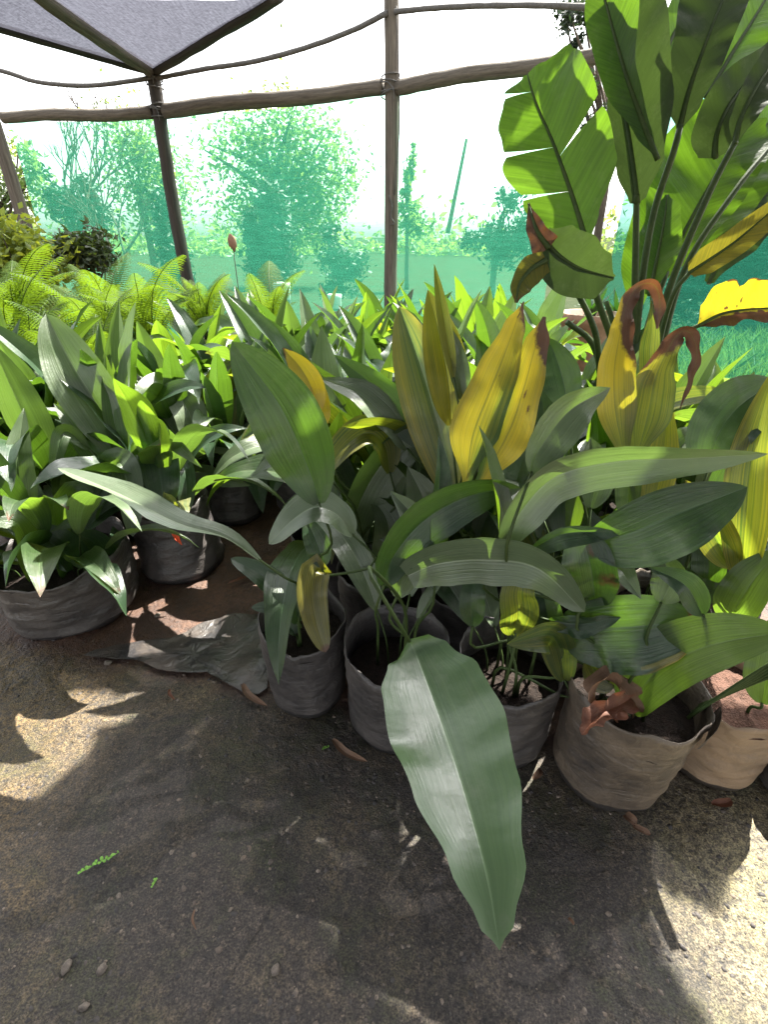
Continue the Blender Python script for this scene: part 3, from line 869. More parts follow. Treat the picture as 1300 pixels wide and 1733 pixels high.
def fill_leaves(root, n, scale=1.0, rad=0.07, arc=None, kinds=None, zbase=None, dull=0.0):
    z = root.get('soil_z', 0.25) if zbase is None else zbase
    for i in range(n):
        if kinds: pool = [(kd, m) for kd, m in VAR if kd % 10 in kinds]
        else: pool = VAR
        if dull and fr.random() < dull: pool = [q for q in pool if q[0] < 10] or pool
        me = fr.choice(pool)[1]
        o = link('leaf', me, root)
        a = fr.uniform(0, 6.283) if arc is None else fr.uniform(*arc)
        o.rotation_euler = (0, 0, a)
        rr = rad * fr.random()
        o.location = (math.cos(a) * rr, math.sin(a) * rr, z)
        s = scale * fr.uniform(0.82, 1.12)
        o.scale = (s, s * fr.uniform(.9, 1.1), s)

def plant(loc, label, rb, rt, h, seed, mat='bag', group=None, **kw):
    root = thing('potted_plant', label, 'potted plant', loc, group)
    bag(root, rb, rt, h, seed, mat, **kw)
    return root

# ------------------------------------------------------------------ front row, left to right
def cfn(pts):
    def f(v):
        for (a, wa), (b, wb) in zip(pts, pts[1:]):
            if v <= b: return lerp(wa, wb, sstep(0, 1, (v - a) / (b - a)))
        return pts[-1][1]
    return f
fg = 'bagged plants in the front row'
pA = plant((-0.225, 1.05, 0), 'potted plant in the wrinkled black bag at the left end of the front row', 0.108, 0.118, 0.30, 3, 'bag', dip=0.05, soil_drop=0.04)
pB = plant((0.03, 0.955, 0), 'potted plant in a black bag with one huge leaf hanging down over the path', 0.125, 0.135, 0.30, 7, 'bag', dip=0.03, soil_drop=0.09)
pC = plant((0.318, 0.90, 0), 'potted plant in a grey dusty bag, right beside the huge hanging leaf', 0.115, 0.128, 0.31, 12, 'bagdusty', dip=0.05, soil_drop=0.07)
pD = plant((0.560, 0.80, 0), 'potted plant in a wide tan-dusted bag with a curled dead brown leaf over its rim', 0.125, 0.146, 0.305, 18, 'bagtan', dip=0.0, soil_drop=0.07, tilt=(0.02, 0), flare=0.03)
pE = plant((0.845, 0.845, 0), 'potted plant in the tan caked bag at the right end of the front row', 0.115, 0.125, 0.245, 25, 'bagtan2', dip=0.0, soil_drop=0.03, soilmat='soilred')

# --- pot A leaves
hero(pA, [(540, 852, 1.16), (522, 795, 1.13), (475, 690, 1.06), (392, 578, 1.0)], (60, 62), roll=-6, fold=14, mat='leaf', wave=0.03, a=0.7, b=0.75)
hero(pA, [(440, 948, 1.28), (380, 908, 1.26), (300, 884, 1.25), (200, 835, 1.28), (97, 792, 1.32)], (30, 26), roll=48, fold=20, wave=0.12, mat='leafwaxy', a=0.8, b=0.7)
hero(pA, [(506, 1052, 1.22), (492, 1018, 1.20), (445, 975, 1.19), (390, 945, 1.19)], (22, 24), roll=10, fold=10, a=0.4, b=0.6)
hero(pA, [(538, 985, 1.17), (535, 963, 1.15), (528, 1000, 1.13), (535, 1050, 1.12), (551, 1104, 1.12)], 27, fold=22, yel=0.22, brn=0.8, a=0.25, b=0.5, wave=0.08, label='folded olive leaf with a torn brown tip', normal=lambda p, v: (CAM - p).normalized() if v > .12 else Vector((0, .2, 1)))
hero(pA, [(500, 1074, 1.2), (478, 1045, 1.19), (452, 1030, 1.18), (425, 1028, 1.18)], 14, roll=20, fold=15, a=0.5, b=0.6)
hero(pA, [(597, 905, 1.14), (572, 872, 1.12), (535, 858, 1.1), (495, 880, 1.09), (455, 921, 1.10)], (34, 30), roll=30, fold=14, mat='leafwaxy', wave=0.12, a=0.6, b=0.7)
hero(pA, [(545, 960, 1.2), (540, 930, 1.2), (528, 900, 1.2), (515, 870, 1.2)], 22, fold=12)
# row behind A
def back(label, x, y, seed, mat='bag', rb=0.11, rt=0.12, h=0.29, **kw):
    return plant((x, y, 0), label, rb, rt, h, seed, mat, **kw)
pF = back('potted plant in a black bag directly behind the leftmost front row bag', -0.03, 1.30, 31, dip=0.03)
pG = back('potted plant with the large brown-tipped yellow leaf split in two', 0.235, 1.20, 33)
pH = back('potted plant with the torn yellow leaf whose brown ends curl over', 0.50, 1.12, 35)
pI = back('potted plant behind the right end of the front row with yellow striped leaves', 0.80, 1.13, 37, mat='bagtan')

hero(pF, [(660, 800, 1.22), (652, 755, 1.19), (622, 732, 1.16), (580, 760, 1.13), (533, 823, 1.14)], (28, 30), roll=25, fold=14, yel=0.15, mat='leafpale', wave=0.07, label='pale olive arching leaf')
hero(pF, [(598, 945, 1.2), (603, 870, 1.16), (640, 795, 1.12), (700, 735, 1.1), (775, 712, 1.14)], (36, 40), roll=28, fold=16, mat='leafgrey', wave=0.05, a=0.7, b=0.7)
hero(pF, [(535, 700, 1.42), (528, 660, 1.40), (510, 625, 1.38), (478, 588, 1.36)], (24, 24), roll=0, fold=20, yel=0.55, brn=0.5, tint=tint_fn(0.6, 0.8, 0.2, 4, brn_edge=0.5), label='small yellow leaf with an orange-brown tip')
hero(pF, [(550, 720, 1.38), (540, 680, 1.37), (527, 620, 1.36)], (15, 18), fold=20, yel=0.75, label='narrow yellow leaf')
hero(pF, [(690, 760, 1.38), (660, 715, 1.36), (610, 668, 1.34), (540, 640, 1.34)], (34, 30), roll=36, fold=14, mat='leafgrey', wave=0.08)
hero(pF, [(720, 760, 1.35), (690, 720, 1.35), (640, 660, 1.34), (565, 600, 1.34)], (28, 30), roll=-8, fold=12)
hero(pF, [(585, 890, 1.25), (560, 860, 1.25), (530, 790, 1.24), (545, 730, 1.24)], 28, fold=16)
hero(pF, [(640, 1000, 1.15), (660, 950, 1.1), (655, 880, 1.08), (625, 840, 1.1)], (36, 34), roll=14, fold=12, mat='leafgrey')

# --- pot B leaves
hero(pB, [(692, 1083, 0.80), (706, 1110, 0.80), (738, 1195, 0.74), (780, 1320, 0.64), (822, 1470, 0.56), (846, 1609, 0.52)], (122, 118), roll=-8, fold=(3, 6), curl=0.25, mat='leafhang',
     wave=0.025, wf=1.6, nv=44, w_fn=cfn([(0, .03), (.025, .34), (.08, .58), (.22, .84), (.40, .90), (.62, .74), (.82, .47), (.94, .22), (1, 0)]),
     label='huge dark green leaf hanging down over the path', normal=lambda p, v: Vector((-.05, -0.35, 1)).lerp((CAM - p).normalized(), 0.75), stalk_from=(0.05, 0.93, 0.21), fit=False)
hero(pB, [(650, 990, 0.98), (668, 940, 0.95), (720, 880, 0.92), (800, 838, 0.92), (882, 826, 0.94)], (42, 44), roll=24, fold=16, mat='leaf', wave=0.05, a=0.6, b=0.75)
hero(pB, [(690, 975, 0.90), (740, 955, 0.87), (820, 948, 0.83), (910, 962, 0.80), (990, 1036, 0.80)], (46, 44), roll=26, roll2=30, fold=6, mat='leafwaxy', wave=0.05, a=0.42, b=0.55, v0=0.06, stalk_from=False, label='pale grey-green leaf bending over with a bright sheen')
hero(pB, [(672, 1010, 1.05), (690, 950, 1.02), (700, 880, 1.01), (660, 830, 1.03)], (30, 30), fold=14, mat='leafgrey')
hero(pB, [(735, 960, 1.02), (738, 890, 1.0), (745, 800, 1.0), (742, 735, 1.02)], (16, 22), roll=30, fold=20, mat='leaf')
# --- pot C leaves
hero(pC, [(868, 1075, 0.98), (878, 1040, 0.93), (876, 1000, 0.9), (895, 955, 0.9)], (34, 32), roll=10, fold=18, yel=0.12, mat='leafpale', a=0.6, b=0.6, label='olive yellow leaf')
hero(pC, [(956, 1152, 0.90), (946, 1095, 0.88), (930, 1076, 0.85), (895, 1082, 0.83), (858, 1090, 0.82)], (32, 30), roll=8, roll2=-28, fold=14, yel=0.05, mat='leafpale', a=0.6, b=0.8, wave=0.1)
hero(pC, [(852, 925, 0.97), (880, 870, 0.94), (940, 808, 0.91), (1040, 782, 0.88), (1160, 776, 0.84), (1302, 768, 0.80)], (40, 46), roll=26, roll2=38, fold=14, mat='leafwaxy', wave=0.04, wf=1.5, a=0.55, b=0.8, nv=40, label='long grey-green leaf reaching across to the right')
hero(pC, [(900, 800, 1.12), (915, 760, 1.12), (965, 695, 1.12), (1034, 656, 1.14)], (38, 42), roll=24, fold=16, mat='leafgrey', wave=0.03)
hero(pC, [(800, 1060, 1.02), (798, 1010, 1.0), (810, 950, 1.02)], (20, 24), fold=14)
hero(pC, [(930, 1050, 0.92), (985, 1056, 0.88), (1052, 1044, 0.86)], (16, 22), roll=20, fold=16, wave=0.3, wf=2.4)
hero(pC, [(940, 1120, 0.96), (925, 1030, 0.95), (910, 960, 0.98)], (26, 26), fold=14)
# --- pot D leaves
hero(pD, [(1000, 915, 0.98), (1060, 905, 0.93), (1150, 868, 0.88), (1266, 824, 0.86)], (50, 66), roll=4, fold=(6, 12), mat='leaf', a=0.62, b=0.8, wave=0.03, label='broad green leaf pointing to the right')
hero(pD, [(1008, 1020, 0.93), (1000, 960, 0.88), (985, 902, 0.87)], (46, 44), roll=-10, fold=10, tint=lambda u, v: (0.0, 0.55 * sstep(.25, .6, n3(Vector((u * 1.6, v * 2.2, 3.3))) + .3) * (v > .3), 0, 1), a=0.5, b=0.45, wave=0.12, label='curled green leaf with a pale brown patch')
hero(pD, [(1000, 965, 0.9), (1045, 962, 0.87), (1065, 985, 0.85), (1086, 1014, 0.84)], (20, 18), roll=-16, fold=12, mat='leafgrey')
hero(pD, [(900, 930, 0.97), (950, 905, 0.94), (1000, 900, 0.92), (1056, 903, 0.90)], (12, 26), roll=0, fold=18)
hero(pD, [(955, 1085, 0.90), (1000, 1068, 0.86), (1080, 1060, 0.82), (1178, 1052, 0.80)], (56, 78), roll=6, fold=(14, -6), mat='leaf', a=0.5, b=0.5, wave=0.08, wf=1.2, tint=lambda u, v: (0.6 * sstep(.8, 1, u) * sstep(.55, .8, v), 0.8 * sstep(.9, 1, v), 0, 1), label='dark green cupped leaf with a cream edge')
hero(pD, [(1072, 1206, 0.84), (1092, 1160, 0.80), (1140, 1118, 0.76), (1220, 1088, 0.71), (1330, 1070, 0.67)], (58, 46), roll=0, fold=(8, 16), mat='leafpale', yel=0.0, a=0.62, b=0.62, wave=0.06, label='light olive leaf sweeping right over the tan bags')
hero(pD, [(1040, 1160, 0.93), (1010, 1140, 0.92), (990, 1110, 0.9)], 26, fold=16, yel=0.15)
hero(pD, [(1000, 1000, 1.0), (1015, 960, 1.0), (1020, 930, 1.0)], 30, fold=12)
hero(pD, [(1120, 1020, 0.96), (1135, 980, 0.95), (1115, 930, 0.96)], (30, 28), fold=12, mat='leafgrey')
hero(pD, [(1190, 1040, 0.95), (1160, 990, 0.93), (1100, 960, 0.95)], (24, 24), roll=12, fold=14)
# curled dead leaf on the rim
rag = lambda s: (lambda v: (prof(v, .35, .45) * (1 + .55 * n3(Vector((v * 5, s, 1))) + .3 * n3(Vector((v * 14, s, 4))))))
hero(pD, [(1076, 1205, 1.10), (1056, 1168, 1.07), (1024, 1150, 1.05), (1008, 1172, 1.03), (1012, 1204, 1.03)], (22, 20), roll=20, roll2=80, fold=30, mat='deadleaf', w_fn=rag(1), wr_=rag(2), wave=0.35, wf=4, stalk_from=False, fit=False, label='curled dead brown leaf')
hero(pD, [(1070, 1182, 1.04), (1048, 1194, 1.02), (1015, 1210, 1.005), (985, 1244, 0.99)], (20, 20), roll=-30, roll2=30, fold=34, mat='rust', w_fn=rag(3), wr_=rag(4), wave=0.4, wf=4, stalk_from=False, fit=False, label='rust red dead leaf end')
# bunch of stalks leaning out between D and E
for i in range(5):
    mb = MB(); a0 = P(1165 + i * 5, 1215 - i * 5, 1.10 + i * .004); b0 = P(1320, 1112 + i * 7, 0.98)
    tube(mb, [a0, a0.lerp(b0, .5) + Vector((0, 0, .004)), b0], 0.0045, 0.003, 6, n=6); mb.build('stalk', M['petiole'], pD)
# folded-over flap of the rim of D
mb = MB(); rows = []
for i in range(7):
    a_ = math.radians(-62 + i * 6.5); row = []
    for j in range(5):
        z = .312 - .075 * j / 4 * (1 - .5 * abs(i - 2.5) / 3)
        r_ = .162 - .010 * j / 4 + .004 * n3(Vector((i, j, 2)))
        row.append(mb.vert((.580 + math.cos(a_) * r_, .80 + math.sin(a_) * r_, z + .006 * n3(Vector((i * .8, j, 1)))), (.5, .6)))
    rows.append(row)
for i in range(6):
    for j in range(4): mb.face((rows[i][j], rows[i][j + 1], rows[i + 1][j + 1], rows[i + 1][j]))
mb.build('bag_flap', M['sheetpl'], pD)

# --- pot G: yellow split leaf and tall grey leaf
def strip(mb, pts, wl, wr, tfn, roll=(0, 0), fold=(.12, .12), curl=.1, wave=.04, wf=2, nv=40, nu=6, wv0=-1):
    pts = [(x, y, t * 1.17) for x, y, t in pts]
    qq = resample([P(*p) for p in pts], 60); k = sum(p[2] for p in pts) / len(pts) / F
    fl, fr_ = cfn(wl), cfn(wr)
    blade(mb, qq, lambda v: fl(v) * k, lambda v: fr_(v) * k, campos, roll, fold, curl, wave, wf, nv=nv, nu=nu, tint=tfn, ph=pts[0][0], wv0=wv0)
    return qq
def split_leaf(root):
    mb = MB()
    W = [(0, 8), (.3, 44), (.6, 36), (.85, 20), (1, 1)]
    def tl(u, v):
        y = .42 + .5 * v - .85 * sstep(-.2, 1, u) * (1 - v) ** .6 + .12 * n3(Vector((u * 2, v * 5, 1)))
        b = .8 * sstep(.84, .98, v + .06 * u) + .45 * sstep(.42, .6, n3(Vector((u * 9, v * 22, 3)))) * (v > .3)
        return (clamp(y), clamp(b), 0, 1)
    def tr_(u, v):
        y = .65 + .35 * v - 1.0 * sstep(-.3, 1, -u) * (1 - v) ** .5
        b = .9 * sstep(.78, .9, v + .12 * u) + .7 * sstep(.35, .6, n3(Vector((u * 3, v * 7, 8)))) * (.35 < v < .8) * (u > -.2)
        return (clamp(y), clamp(b), 0, 1)
    q = strip(mb, [(790, 820, 1.04), (800, 740, 1.02), (830, 660, 1.01), (858, 590, 1.01), (887, 510, 1.01)], W, W, tl, (.10, .15), (.1, -.15))
    W2 = [(0, 10), (.3, 40), (.6, 32), (.85, 22), (1, 3)]
    strip(mb, [(812, 820, 1.04), (862, 730, 1.022), (886, 660, 1.012), (903, 600, 1.005), (922, 536, 1.0)], W2, W2, tr_, (-.12, -.2), (-.12, .1))
    stalk(mb, Vector((0.25, 1.2, 0.25)), q[0], (q[1] - q[0]).normalized())
    o = mb.build('leaf', [M['leafpale'], M['petiole']], root); o['label'] = 'large yellow leaf split into two brown-tipped lobes'
split_leaf(pG)
hero(pG, [(770, 850, 1.12), (752, 760, 1.10), (715, 630, 1.08), (676, 518, 1.08)], (50, 46), roll=-6, fold=18, mat='leafgrey', tint=tint_fn(0.0, 0.0, 0.35, 2), a=0.75, b=0.75)
hero(pG, [(765, 720, 1.22), (758, 640, 1.2), (742, 560, 1.2), (724, 490, 1.2)], (36, 38), fold=18, yel=0.32, mat='leafpale', label='olive yellow upright leaf')
hero(pG, [(768, 640, 1.25), (755, 560, 1.24), (735, 446, 1.24)], (12, 12), fold=25, mat='leafpale', yel=.2)
hero(pG, [(785, 680, 1.2), (772, 620, 1.19), (750, 540, 1.2)], (14, 22), fold=20, mat='leafgrey')
hero(pG, [(870, 830, 1.08), (885, 780, 1.08), (905, 730, 1.1)], (28, 26), fold=16)
hero(pG, [(730, 900, 1.14), (715, 840, 1.12), (690, 790, 1.12)], 30, fold=14, mat='leafgrey')
hero(pG, [(790, 900, 1.1), (770, 850, 1.1), (790, 790, 1.12)], 26, fold=14)

# --- pot H: torn yellow leaf with curled brown ends
def torn_leaf(root):
    mb = MB()
    def tl(u, v):
        return (clamp(.15 + 1.9 * sstep(0, .6, v) * (.75 - .45 * u)), clamp(.9 * sstep(.42, .60, v + .16 * u) + .25 * sstep(.7, 1, -u) * (v > .2)), 0, 1)
    def tr_(u, v):
        return (clamp(.10 + .8 * v * (.6 - .5 * u)), clamp(1.0 * sstep(.42, .54, v - .06 * u) + .6 * sstep(.2, .38, v - .02) * sstep(.55, 1, -u)), 0, 1)
    WL = [(0, 10), (.22, 34), (.36, 33), (.5, 22), (.62, 15), (.75, 10), (.9, 12), (1, 3)]
    q = strip(mb, [(1058, 775, 1.02), (1043, 700, 1.01), (1040, 630, 1.0), (1050, 565, 1.0), (1062, 512, 1.0), (1086, 482, 1.01), (1110, 484, 1.015), (1118, 515, 1.01), (1114, 556, 1.0)], WL, WL, tl, (.12, .6), (.1, -.1), .3, .32, 7, 70, wv0=.4)
    WR = [(0, 10), (.2, 38), (.32, 36), (.45, 22), (.6, 12), (.8, 9), (1, 2)]
    strip(mb, [(1078, 775, 1.02), (1098, 700, 1.012), (1110, 640, 1.006), (1128, 598, 1.0), (1148, 566, .99), (1168, 562, .985), (1180, 595, .98), (1172, 640, .98), (1152, 692, .985)], WR, WR, tr_, (-.12, .9), (-.1, .1), .3, .36, 8, 70, wv0=.35)
    strip(mb, [(1098, 650, 1.02), (1100, 590, 1.02), (1105, 545, 1.02), (1102, 500, 1.02)], [(0, 14), (.4, 16), (1, 1)], [(0, 14), (.4, 16), (1, 1)], lambda u, v: (.12, .5 * (abs(u) > .85), 0, 1), nv=14)
    stalk(mb, Vector((0.50, 1.12, 0.24)), q[0], (q[1] - q[0]).normalized(), 0.007)
    o = mb.build('leaf', [M['leafpale'], M['petiole']], root); o['label'] = 'torn yellow leaf with brown curled ends'
torn_leaf(pH)
hero(pH, [(1062, 880, 1.04), (1066, 820, 1.03), (1068, 765, 1.03)], (24, 20), fold=30, mat='leafpale', a=.4, b=.25)
hero(pH, [(1100, 880, 1.1), (1118, 800, 1.1), (1126, 740, 1.1), (1132, 675, 1.1)], (28, 26), fold=16, mat='leafpale', tint=tint_fn(0.22, 0, 0.1, 5), label='yellow striped upright leaf')
hero(pH, [(960, 690, 1.25), (955, 650, 1.24), (940, 600, 1.24), (925, 570, 1.24)], (34, 30), fold=12)
hero(pH, [(1000, 860, 1.1), (1010, 800, 1.1), (1000, 740, 1.12)], 30, fold=14, mat='leafgrey')
hero(pH, [(920, 880, 1.06), (905, 830, 1.05), (935, 770, 1.06)], (26, 24), roll=20, fold=18)
# --- pot I, right end
hero(pI, [(1200, 790, 1.18), (1215, 740, 1.16), (1250, 690, 1.15), (1312, 645, 1.15)], (54, 50), roll=8, fold=12, mat='leaf', a=.55, b=.7)
hero(pI, [(1255, 985, 1.0), (1262, 880, 0.96), (1275, 760, 0.93), (1312, 620, 0.92)], (36, 38), roll=-4, fold=20, mat='leafpale', tint=tint_fn(0.10, 0, 0.22, 6), label='tall yellow striped leaf at the right edge', nv=36)
hero(pI, [(1238, 960, 1.02), (1208, 905, 1.0), (1185, 850, 1.0), (1160, 812, 1.02)], (28, 34), fold=14, mat='leafpale', tint=tint_fn(0.08, .6, 0.25, 9), label='yellow striped leaf with a tan tip')
hero(pI, [(1232, 1055, 0.94), (1255, 1015, 0.9), (1285, 970, 0.88), (1330, 925, 0.87)], (38, 36), roll=-10, fold=12, mat='leafpale')
hero(pI, [(1130, 800, 1.2), (1150, 760, 1.2), (1190, 720, 1.2)], (30, 28), fold=12, mat='leafgrey')
hero(pI, [(1150, 960, 1.02), (1175, 990, 1.0), (1215, 1000, .98), (1245, 980, .97)], (22, 24), roll=14, fold=14)
hero(pI, [(1195, 1000, 1.06), (1200, 950, 1.05), (1185, 890, 1.06)], 26, fold=14)
hero(pE, [(1290, 1190, 0.86), (1300, 1120, 0.84), (1310, 1040, 0.84)], (32, 30), fold=14, mat='leafpale')
for r_, n_ in ((pF, 5), (pG, 6), (pH, 6), (pI, 6), (pB, 3), (pC, 3)):
    fill_leaves(r_, n_, 0.82 if r_ in (pB, pC) else 0.92, 0.06, arc=(math.radians(20), math.radians(170)))
pEdge = plant((1.04, 0.74, 0), 'dark bag cut off by the right edge of the picture beside the tan bag', 0.10, 0.105, 0.12, 41, 'bag', dip=0.0, soil_drop=0.02)
fill_leaves(pEdge, 2, 0.6, 0.04, arc=(-.4, .4))

# ------------------------------------------------------------------ left bed, near bags
l1 = plant((-1.13, 1.45, 0), 'potted plant in the wide low black bag at the left edge of the picture', 0.205, 0.215, 0.255, 51, 'bagdusty', dip=0.02, soil_drop=0.05)
l2 = plant((-0.835, 1.72, 0), 'potted plant in a slumped black bag with an orange petal on its side', 0.165, 0.150, 0.30, 53, 'bag', dip=0.02, soil_drop=0.04, tilt=(-0.03, 0.03))
l3 = plant((-0.73, 2.14, 0), 'potted plant in a small black bag with a pale crumpled top, behind the slumped bag', 0.13, 0.12, 0.27, 57, 'bag', soil_drop=0.04)
hero(l1, [(70, 990, 1.66), (40, 900, 1.5), (10, 880, 1.45), (-60, 890, 1.4)], (30, 30), roll=30, fold=12, mat='leafpale')
hero(l1, [(140, 985, 1.66), (110, 935, 1.52), (60, 905, 1.46), (-10, 870, 1.45)], (34, 30), roll=22, fold=14)
hero(l1, [(180, 960, 1.68), (160, 920, 1.6), (130, 905, 1.55), (120, 900, 1.53)], (28, 26), fold=14)
hero(l1, [(60, 1000, 1.58), (70, 962, 1.52), (95, 955, 1.5), (112, 968, 1.5)], (14, 16), roll=30, fold=20)
hero(l1, [(40, 900, 1.8), (35, 830, 1.75), (30, 770, 1.72), (40, 690, 1.74)], (24, 24), fold=22, mat='leafgrey')
hero(l1, [(110, 930, 1.75), (100, 880, 1.7), (130, 830, 1.65), (140, 870, 1.6), (85, 900, 1.58)], (22, 22), fold=12, mat='leafpale')
hero(l1, [(190, 970, 1.72), (200, 930, 1.7), (190, 890, 1.7)], 18, fold=14)
fill_leaves(l1, 16, 0.66, 0.13, kinds=(2, 3, 4, 5), dull=.7)
fill_leaves(l1, 12, 0.85, 0.14, kinds=(1, 2, 3, 5), dull=.7)
hero(l2, [(205, 775, 1.95), (172, 700, 1.9), (120, 615, 1.84), (77, 531, 1.82)], (48, 46), roll=-6, fold=16, mat='leafgrey', a=.7, b=.75)
hero(l2, [(208, 785, 1.92), (192, 710, 1.87), (183, 650, 1.84), (178, 598, 1.82)], (16, 18), fold=22, mat='leafpale')
hero(l2, [(250, 780, 1.9), (258, 760, 1.84), (268, 790, 1.8), (278, 865, 1.8)], (34, 30), fold=10, mat='leaf', a=.3, b=.45, label='hanging leaf with bright sunlit patches')
hero(l2, [(300, 790, 1.92), (310, 790, 1.86), (315, 820, 1.84), (316, 865, 1.84)], (16, 18), fold=12, a=.3, b=.4)
hero(l2, [(222, 790, 1.85), (245, 752, 1.8), (280, 738, 1.76), (342, 792, 1.74)], (20, 18), roll=34, fold=12, mat='leafgrey')
hero(l2, [(180, 800, 1.85), (200, 782, 1.78), (215, 820, 1.74), (224, 908, 1.72)], (26, 20), fold=12, mat='leafgrey', a=.3, b=.5)
hero(l2, [(150, 760, 1.95), (110, 730, 1.9), (95, 770, 1.86), (85, 815, 1.85)], (14, 14), fold=22, mat='leafpale')
hero(l2, [(180, 810, 1.9), (150, 760, 1.86), (120, 715, 1.85), (90, 682, 1.85)], (20, 20), fold=16, mat='leafpale')
fill_leaves(l2, 10, 0.85, 0.09, dull=.7)
hero(l3, [(335, 770, 2.15), (322, 705, 2.1), (300, 655, 2.08), (324, 612, 2.08)], (28, 28), roll=10, fold=14, mat='leafwaxy', wave=.1)
hero(l3, [(318, 762, 2.1), (270, 700, 2.06), (228, 648, 2.05)], (26, 22), roll=20, fold=14, mat='leafgrey')
hero(l3, [(310, 775, 2.1), (350, 752, 2.02), (395, 758, 2.0), (446, 776, 2.0)], (18, 16), roll=34, fold=12, mat='leafgrey')
hero(l3, [(300, 800, 2.05), (340, 800, 2.0), (380, 812, 1.98), (425, 822, 1.98)], (18, 16), roll=20, fold=12, mat='leafgrey')
hero(l3, [(440, 850, 2.1), (430, 800, 2.02), (425, 770, 2.0), (445, 870, 1.98)], (26, 24), fold=14)
fill_leaves(l3, 10, 0.9, 0.07, dull=.6)
# orange petal on the slumped bag, pale crumpled scrap on the small bag
mb = MB()
q = resample([P(290, 898, 1.705), P(298, 908, 1.695), (P(308, 923, 1.70))], 12)
blade(mb, q, lambda v: .012 * prof(v), lambda v: .009 * prof(v), campos, (0, .5), (.4, .3), .2, .2, 2, nv=10, nu=3)
tag(mb.build('petal', M['petal']), 'bright orange red petal stuck on the slumped black bag', 'petal')

# ------------------------------------------------------------------ the massed plants behind
gname = 'potted plants massed in the bed'
LBL = {'L': 'leafy green potted plant crowded into the left bed between the near bags and the ferns',
       'M': 'leafy green potted plant in the crowded rows right behind the front bags',
       'B': 'leafy green potted plant in the far rows, in front of the green net'}
BAGS = []
for i in range(3):
    r_ = thing('potted_plant', '', 'potted plant', (0, 0, 0)); r_.location = (0, 0, 0)
    bag(r_, 0.11, 0.12, 0.28, 60 + i * 3, 'bag')
    BAGS.append(r_)
used = [False] * 3
spots = []
y = 1.52
row = 0
while y < 4.2:
    st = 0.275 + 0.02 * (y - 1.5)
    x = -2.75 + (row % 2) * st / 2
    while x < 1.45:
        px = x + fr.uniform(-.05, .05); py = y + fr.uniform(-.05, .05)
        ok = True
        if py < 2.02 and -0.63 < px + (py - 1.5) * -0.05 < -0.24: ok = False
        if py < 2.4 and px <= -0.2 and (Vector((px, py)) - Vector((-1.13, 1.45))).length < 0.34: ok = False
        for lx, ly, rr in ((-0.835, 1.72, .27), (-0.73, 2.14, .24), (-.03, 1.30, .23), (.235, 1.2, .23), (.5, 1.12, .23), (.8, 1.13, .23)):
            if (Vector((px, py)) - Vector((lx, ly))).length < rr: ok = False
        if px < -0.5 and py < 1.75 and px > -0.9: ok = False
        if abs(px) > 0.78 * py + 0.15: ok = False
        if px < -1.30 and py > 2.45: ok = False
        if px > 1.0 and py > 1.7: ok = False
        if px > 0.8 and 2.0 < py < 2.5 : ok = False
        if py > 3.5 and px < -0.9: ok = False
        if ok: spots.append((px, py))
        x += st * .92
    y += st * 0.9; row += 1
for i, (x, y) in enumerate(spots):
    z = 'B' if y > 2.7 else ('L' if x < -0.4 else 'M')
    b = i % 3
    if not used[b]:
        root = BAGS[b]; used[b] = True
    else:
        root = BAGS[b].copy(); scene.collection.objects.link(root)
        for ch in [c for c in BAGS[b].children if c.name.split('.')[0] in ('bag', 'soil')]:
            c = ch.copy(); scene.collection.objects.link(c); c.parent = root
    root.location = (x, y, 0); root.rotation_euler = (0, 0, fr.uniform(0, 6.28))
    root['soil_z'] = 0.23
    tag(root, LBL[z], 'potted plant', gname)
PL = [o for o in scene.objects if o.get('group') == gname]
for root in PL:
    far = root.location.y > 2.6
    fill_leaves(root, 11 if far else 12, fr.uniform(.84, 1.0) if far else fr.uniform(.9, 1.02), 0.07, dull=.6 if root.location.x < -.3 else .3)

# ------------------------------------------------------------------ giant strelitzia
str_c = PY(1062, 650, 2.05); str_c.z = 0
ST = thing('strelitzia_plant', 'tall banana-like plant with huge paddle leaves at the right', 'plant', str_c)
def curve_fn(pts):
    """piecewise linear / smooth half width function from (v, w) pairs"""
    def f(v):
        for (a, wa), (b, wb) in zip(pts, pts[1:]):
            if v <= b:
                return wa + (wb - wa) * sstep(0, 1, (v - a) / (b - a)) if b > a else wb
        return pts[-1][1]
    return f
def paddle(pts, wl, wr, mat='strel', fold=(6, 6), roll=0, roll2=None, stalk_pts=None, label=None, segsL=((0, 1),), segsR=((0, 1),), gap=0.10, slant=0.25, wave=0.02, tint=None, curl=0.05, rs=0.016, nv=40):
    ps = resample([P(*p) for p in pts], 60)
    tm = sum(p[2] for p in pts) / len(pts); k = tm / F
    fo = (math.radians(fold[0]), math.radians(fold[1]))
    fl, frr = curve_fn(wl), curve_fn(wr)
    mb = MB()
    blade(mb, ps, lambda v: fl(v) * k / max(.4, math.cos(fo[0])), lambda v: frr(v) * k / max(.4, math.cos(fo[1])), campos,
          (math.radians(roll), math.radians(roll if roll2 is None else roll2)), fo, curl, wave, 3.0, nv=nv, nu=7, tint=tint, segsL=segsL, segsR=segsR, gap=gap, slant=slant)
    o = mb.build('leaf', [M[mat], M['petiole']], ST)
    if label: o['label'] = label
    # midrib
    m2 = MB(); tube(m2, [p for p in ps[::6]], rs * .55, rs * .12, 8, n=30)
    m2.v = [(a - ST.location.x, b - ST.location.y, c - ST.location.z) for a, b, c in m2.v]
    r = link('midrib', m2.mesh('midrib', [M['petiole']]), o)
    if stalk_pts:
        m3 = MB(); q = [P(*p) for p in stalk_pts]
        tube(m3, q + [ps[2]], rs, rs * .62, 8, n=24); m3.build('stalk', M['petiole'], ST)
    return o
base = (1060, 690, 2.0)
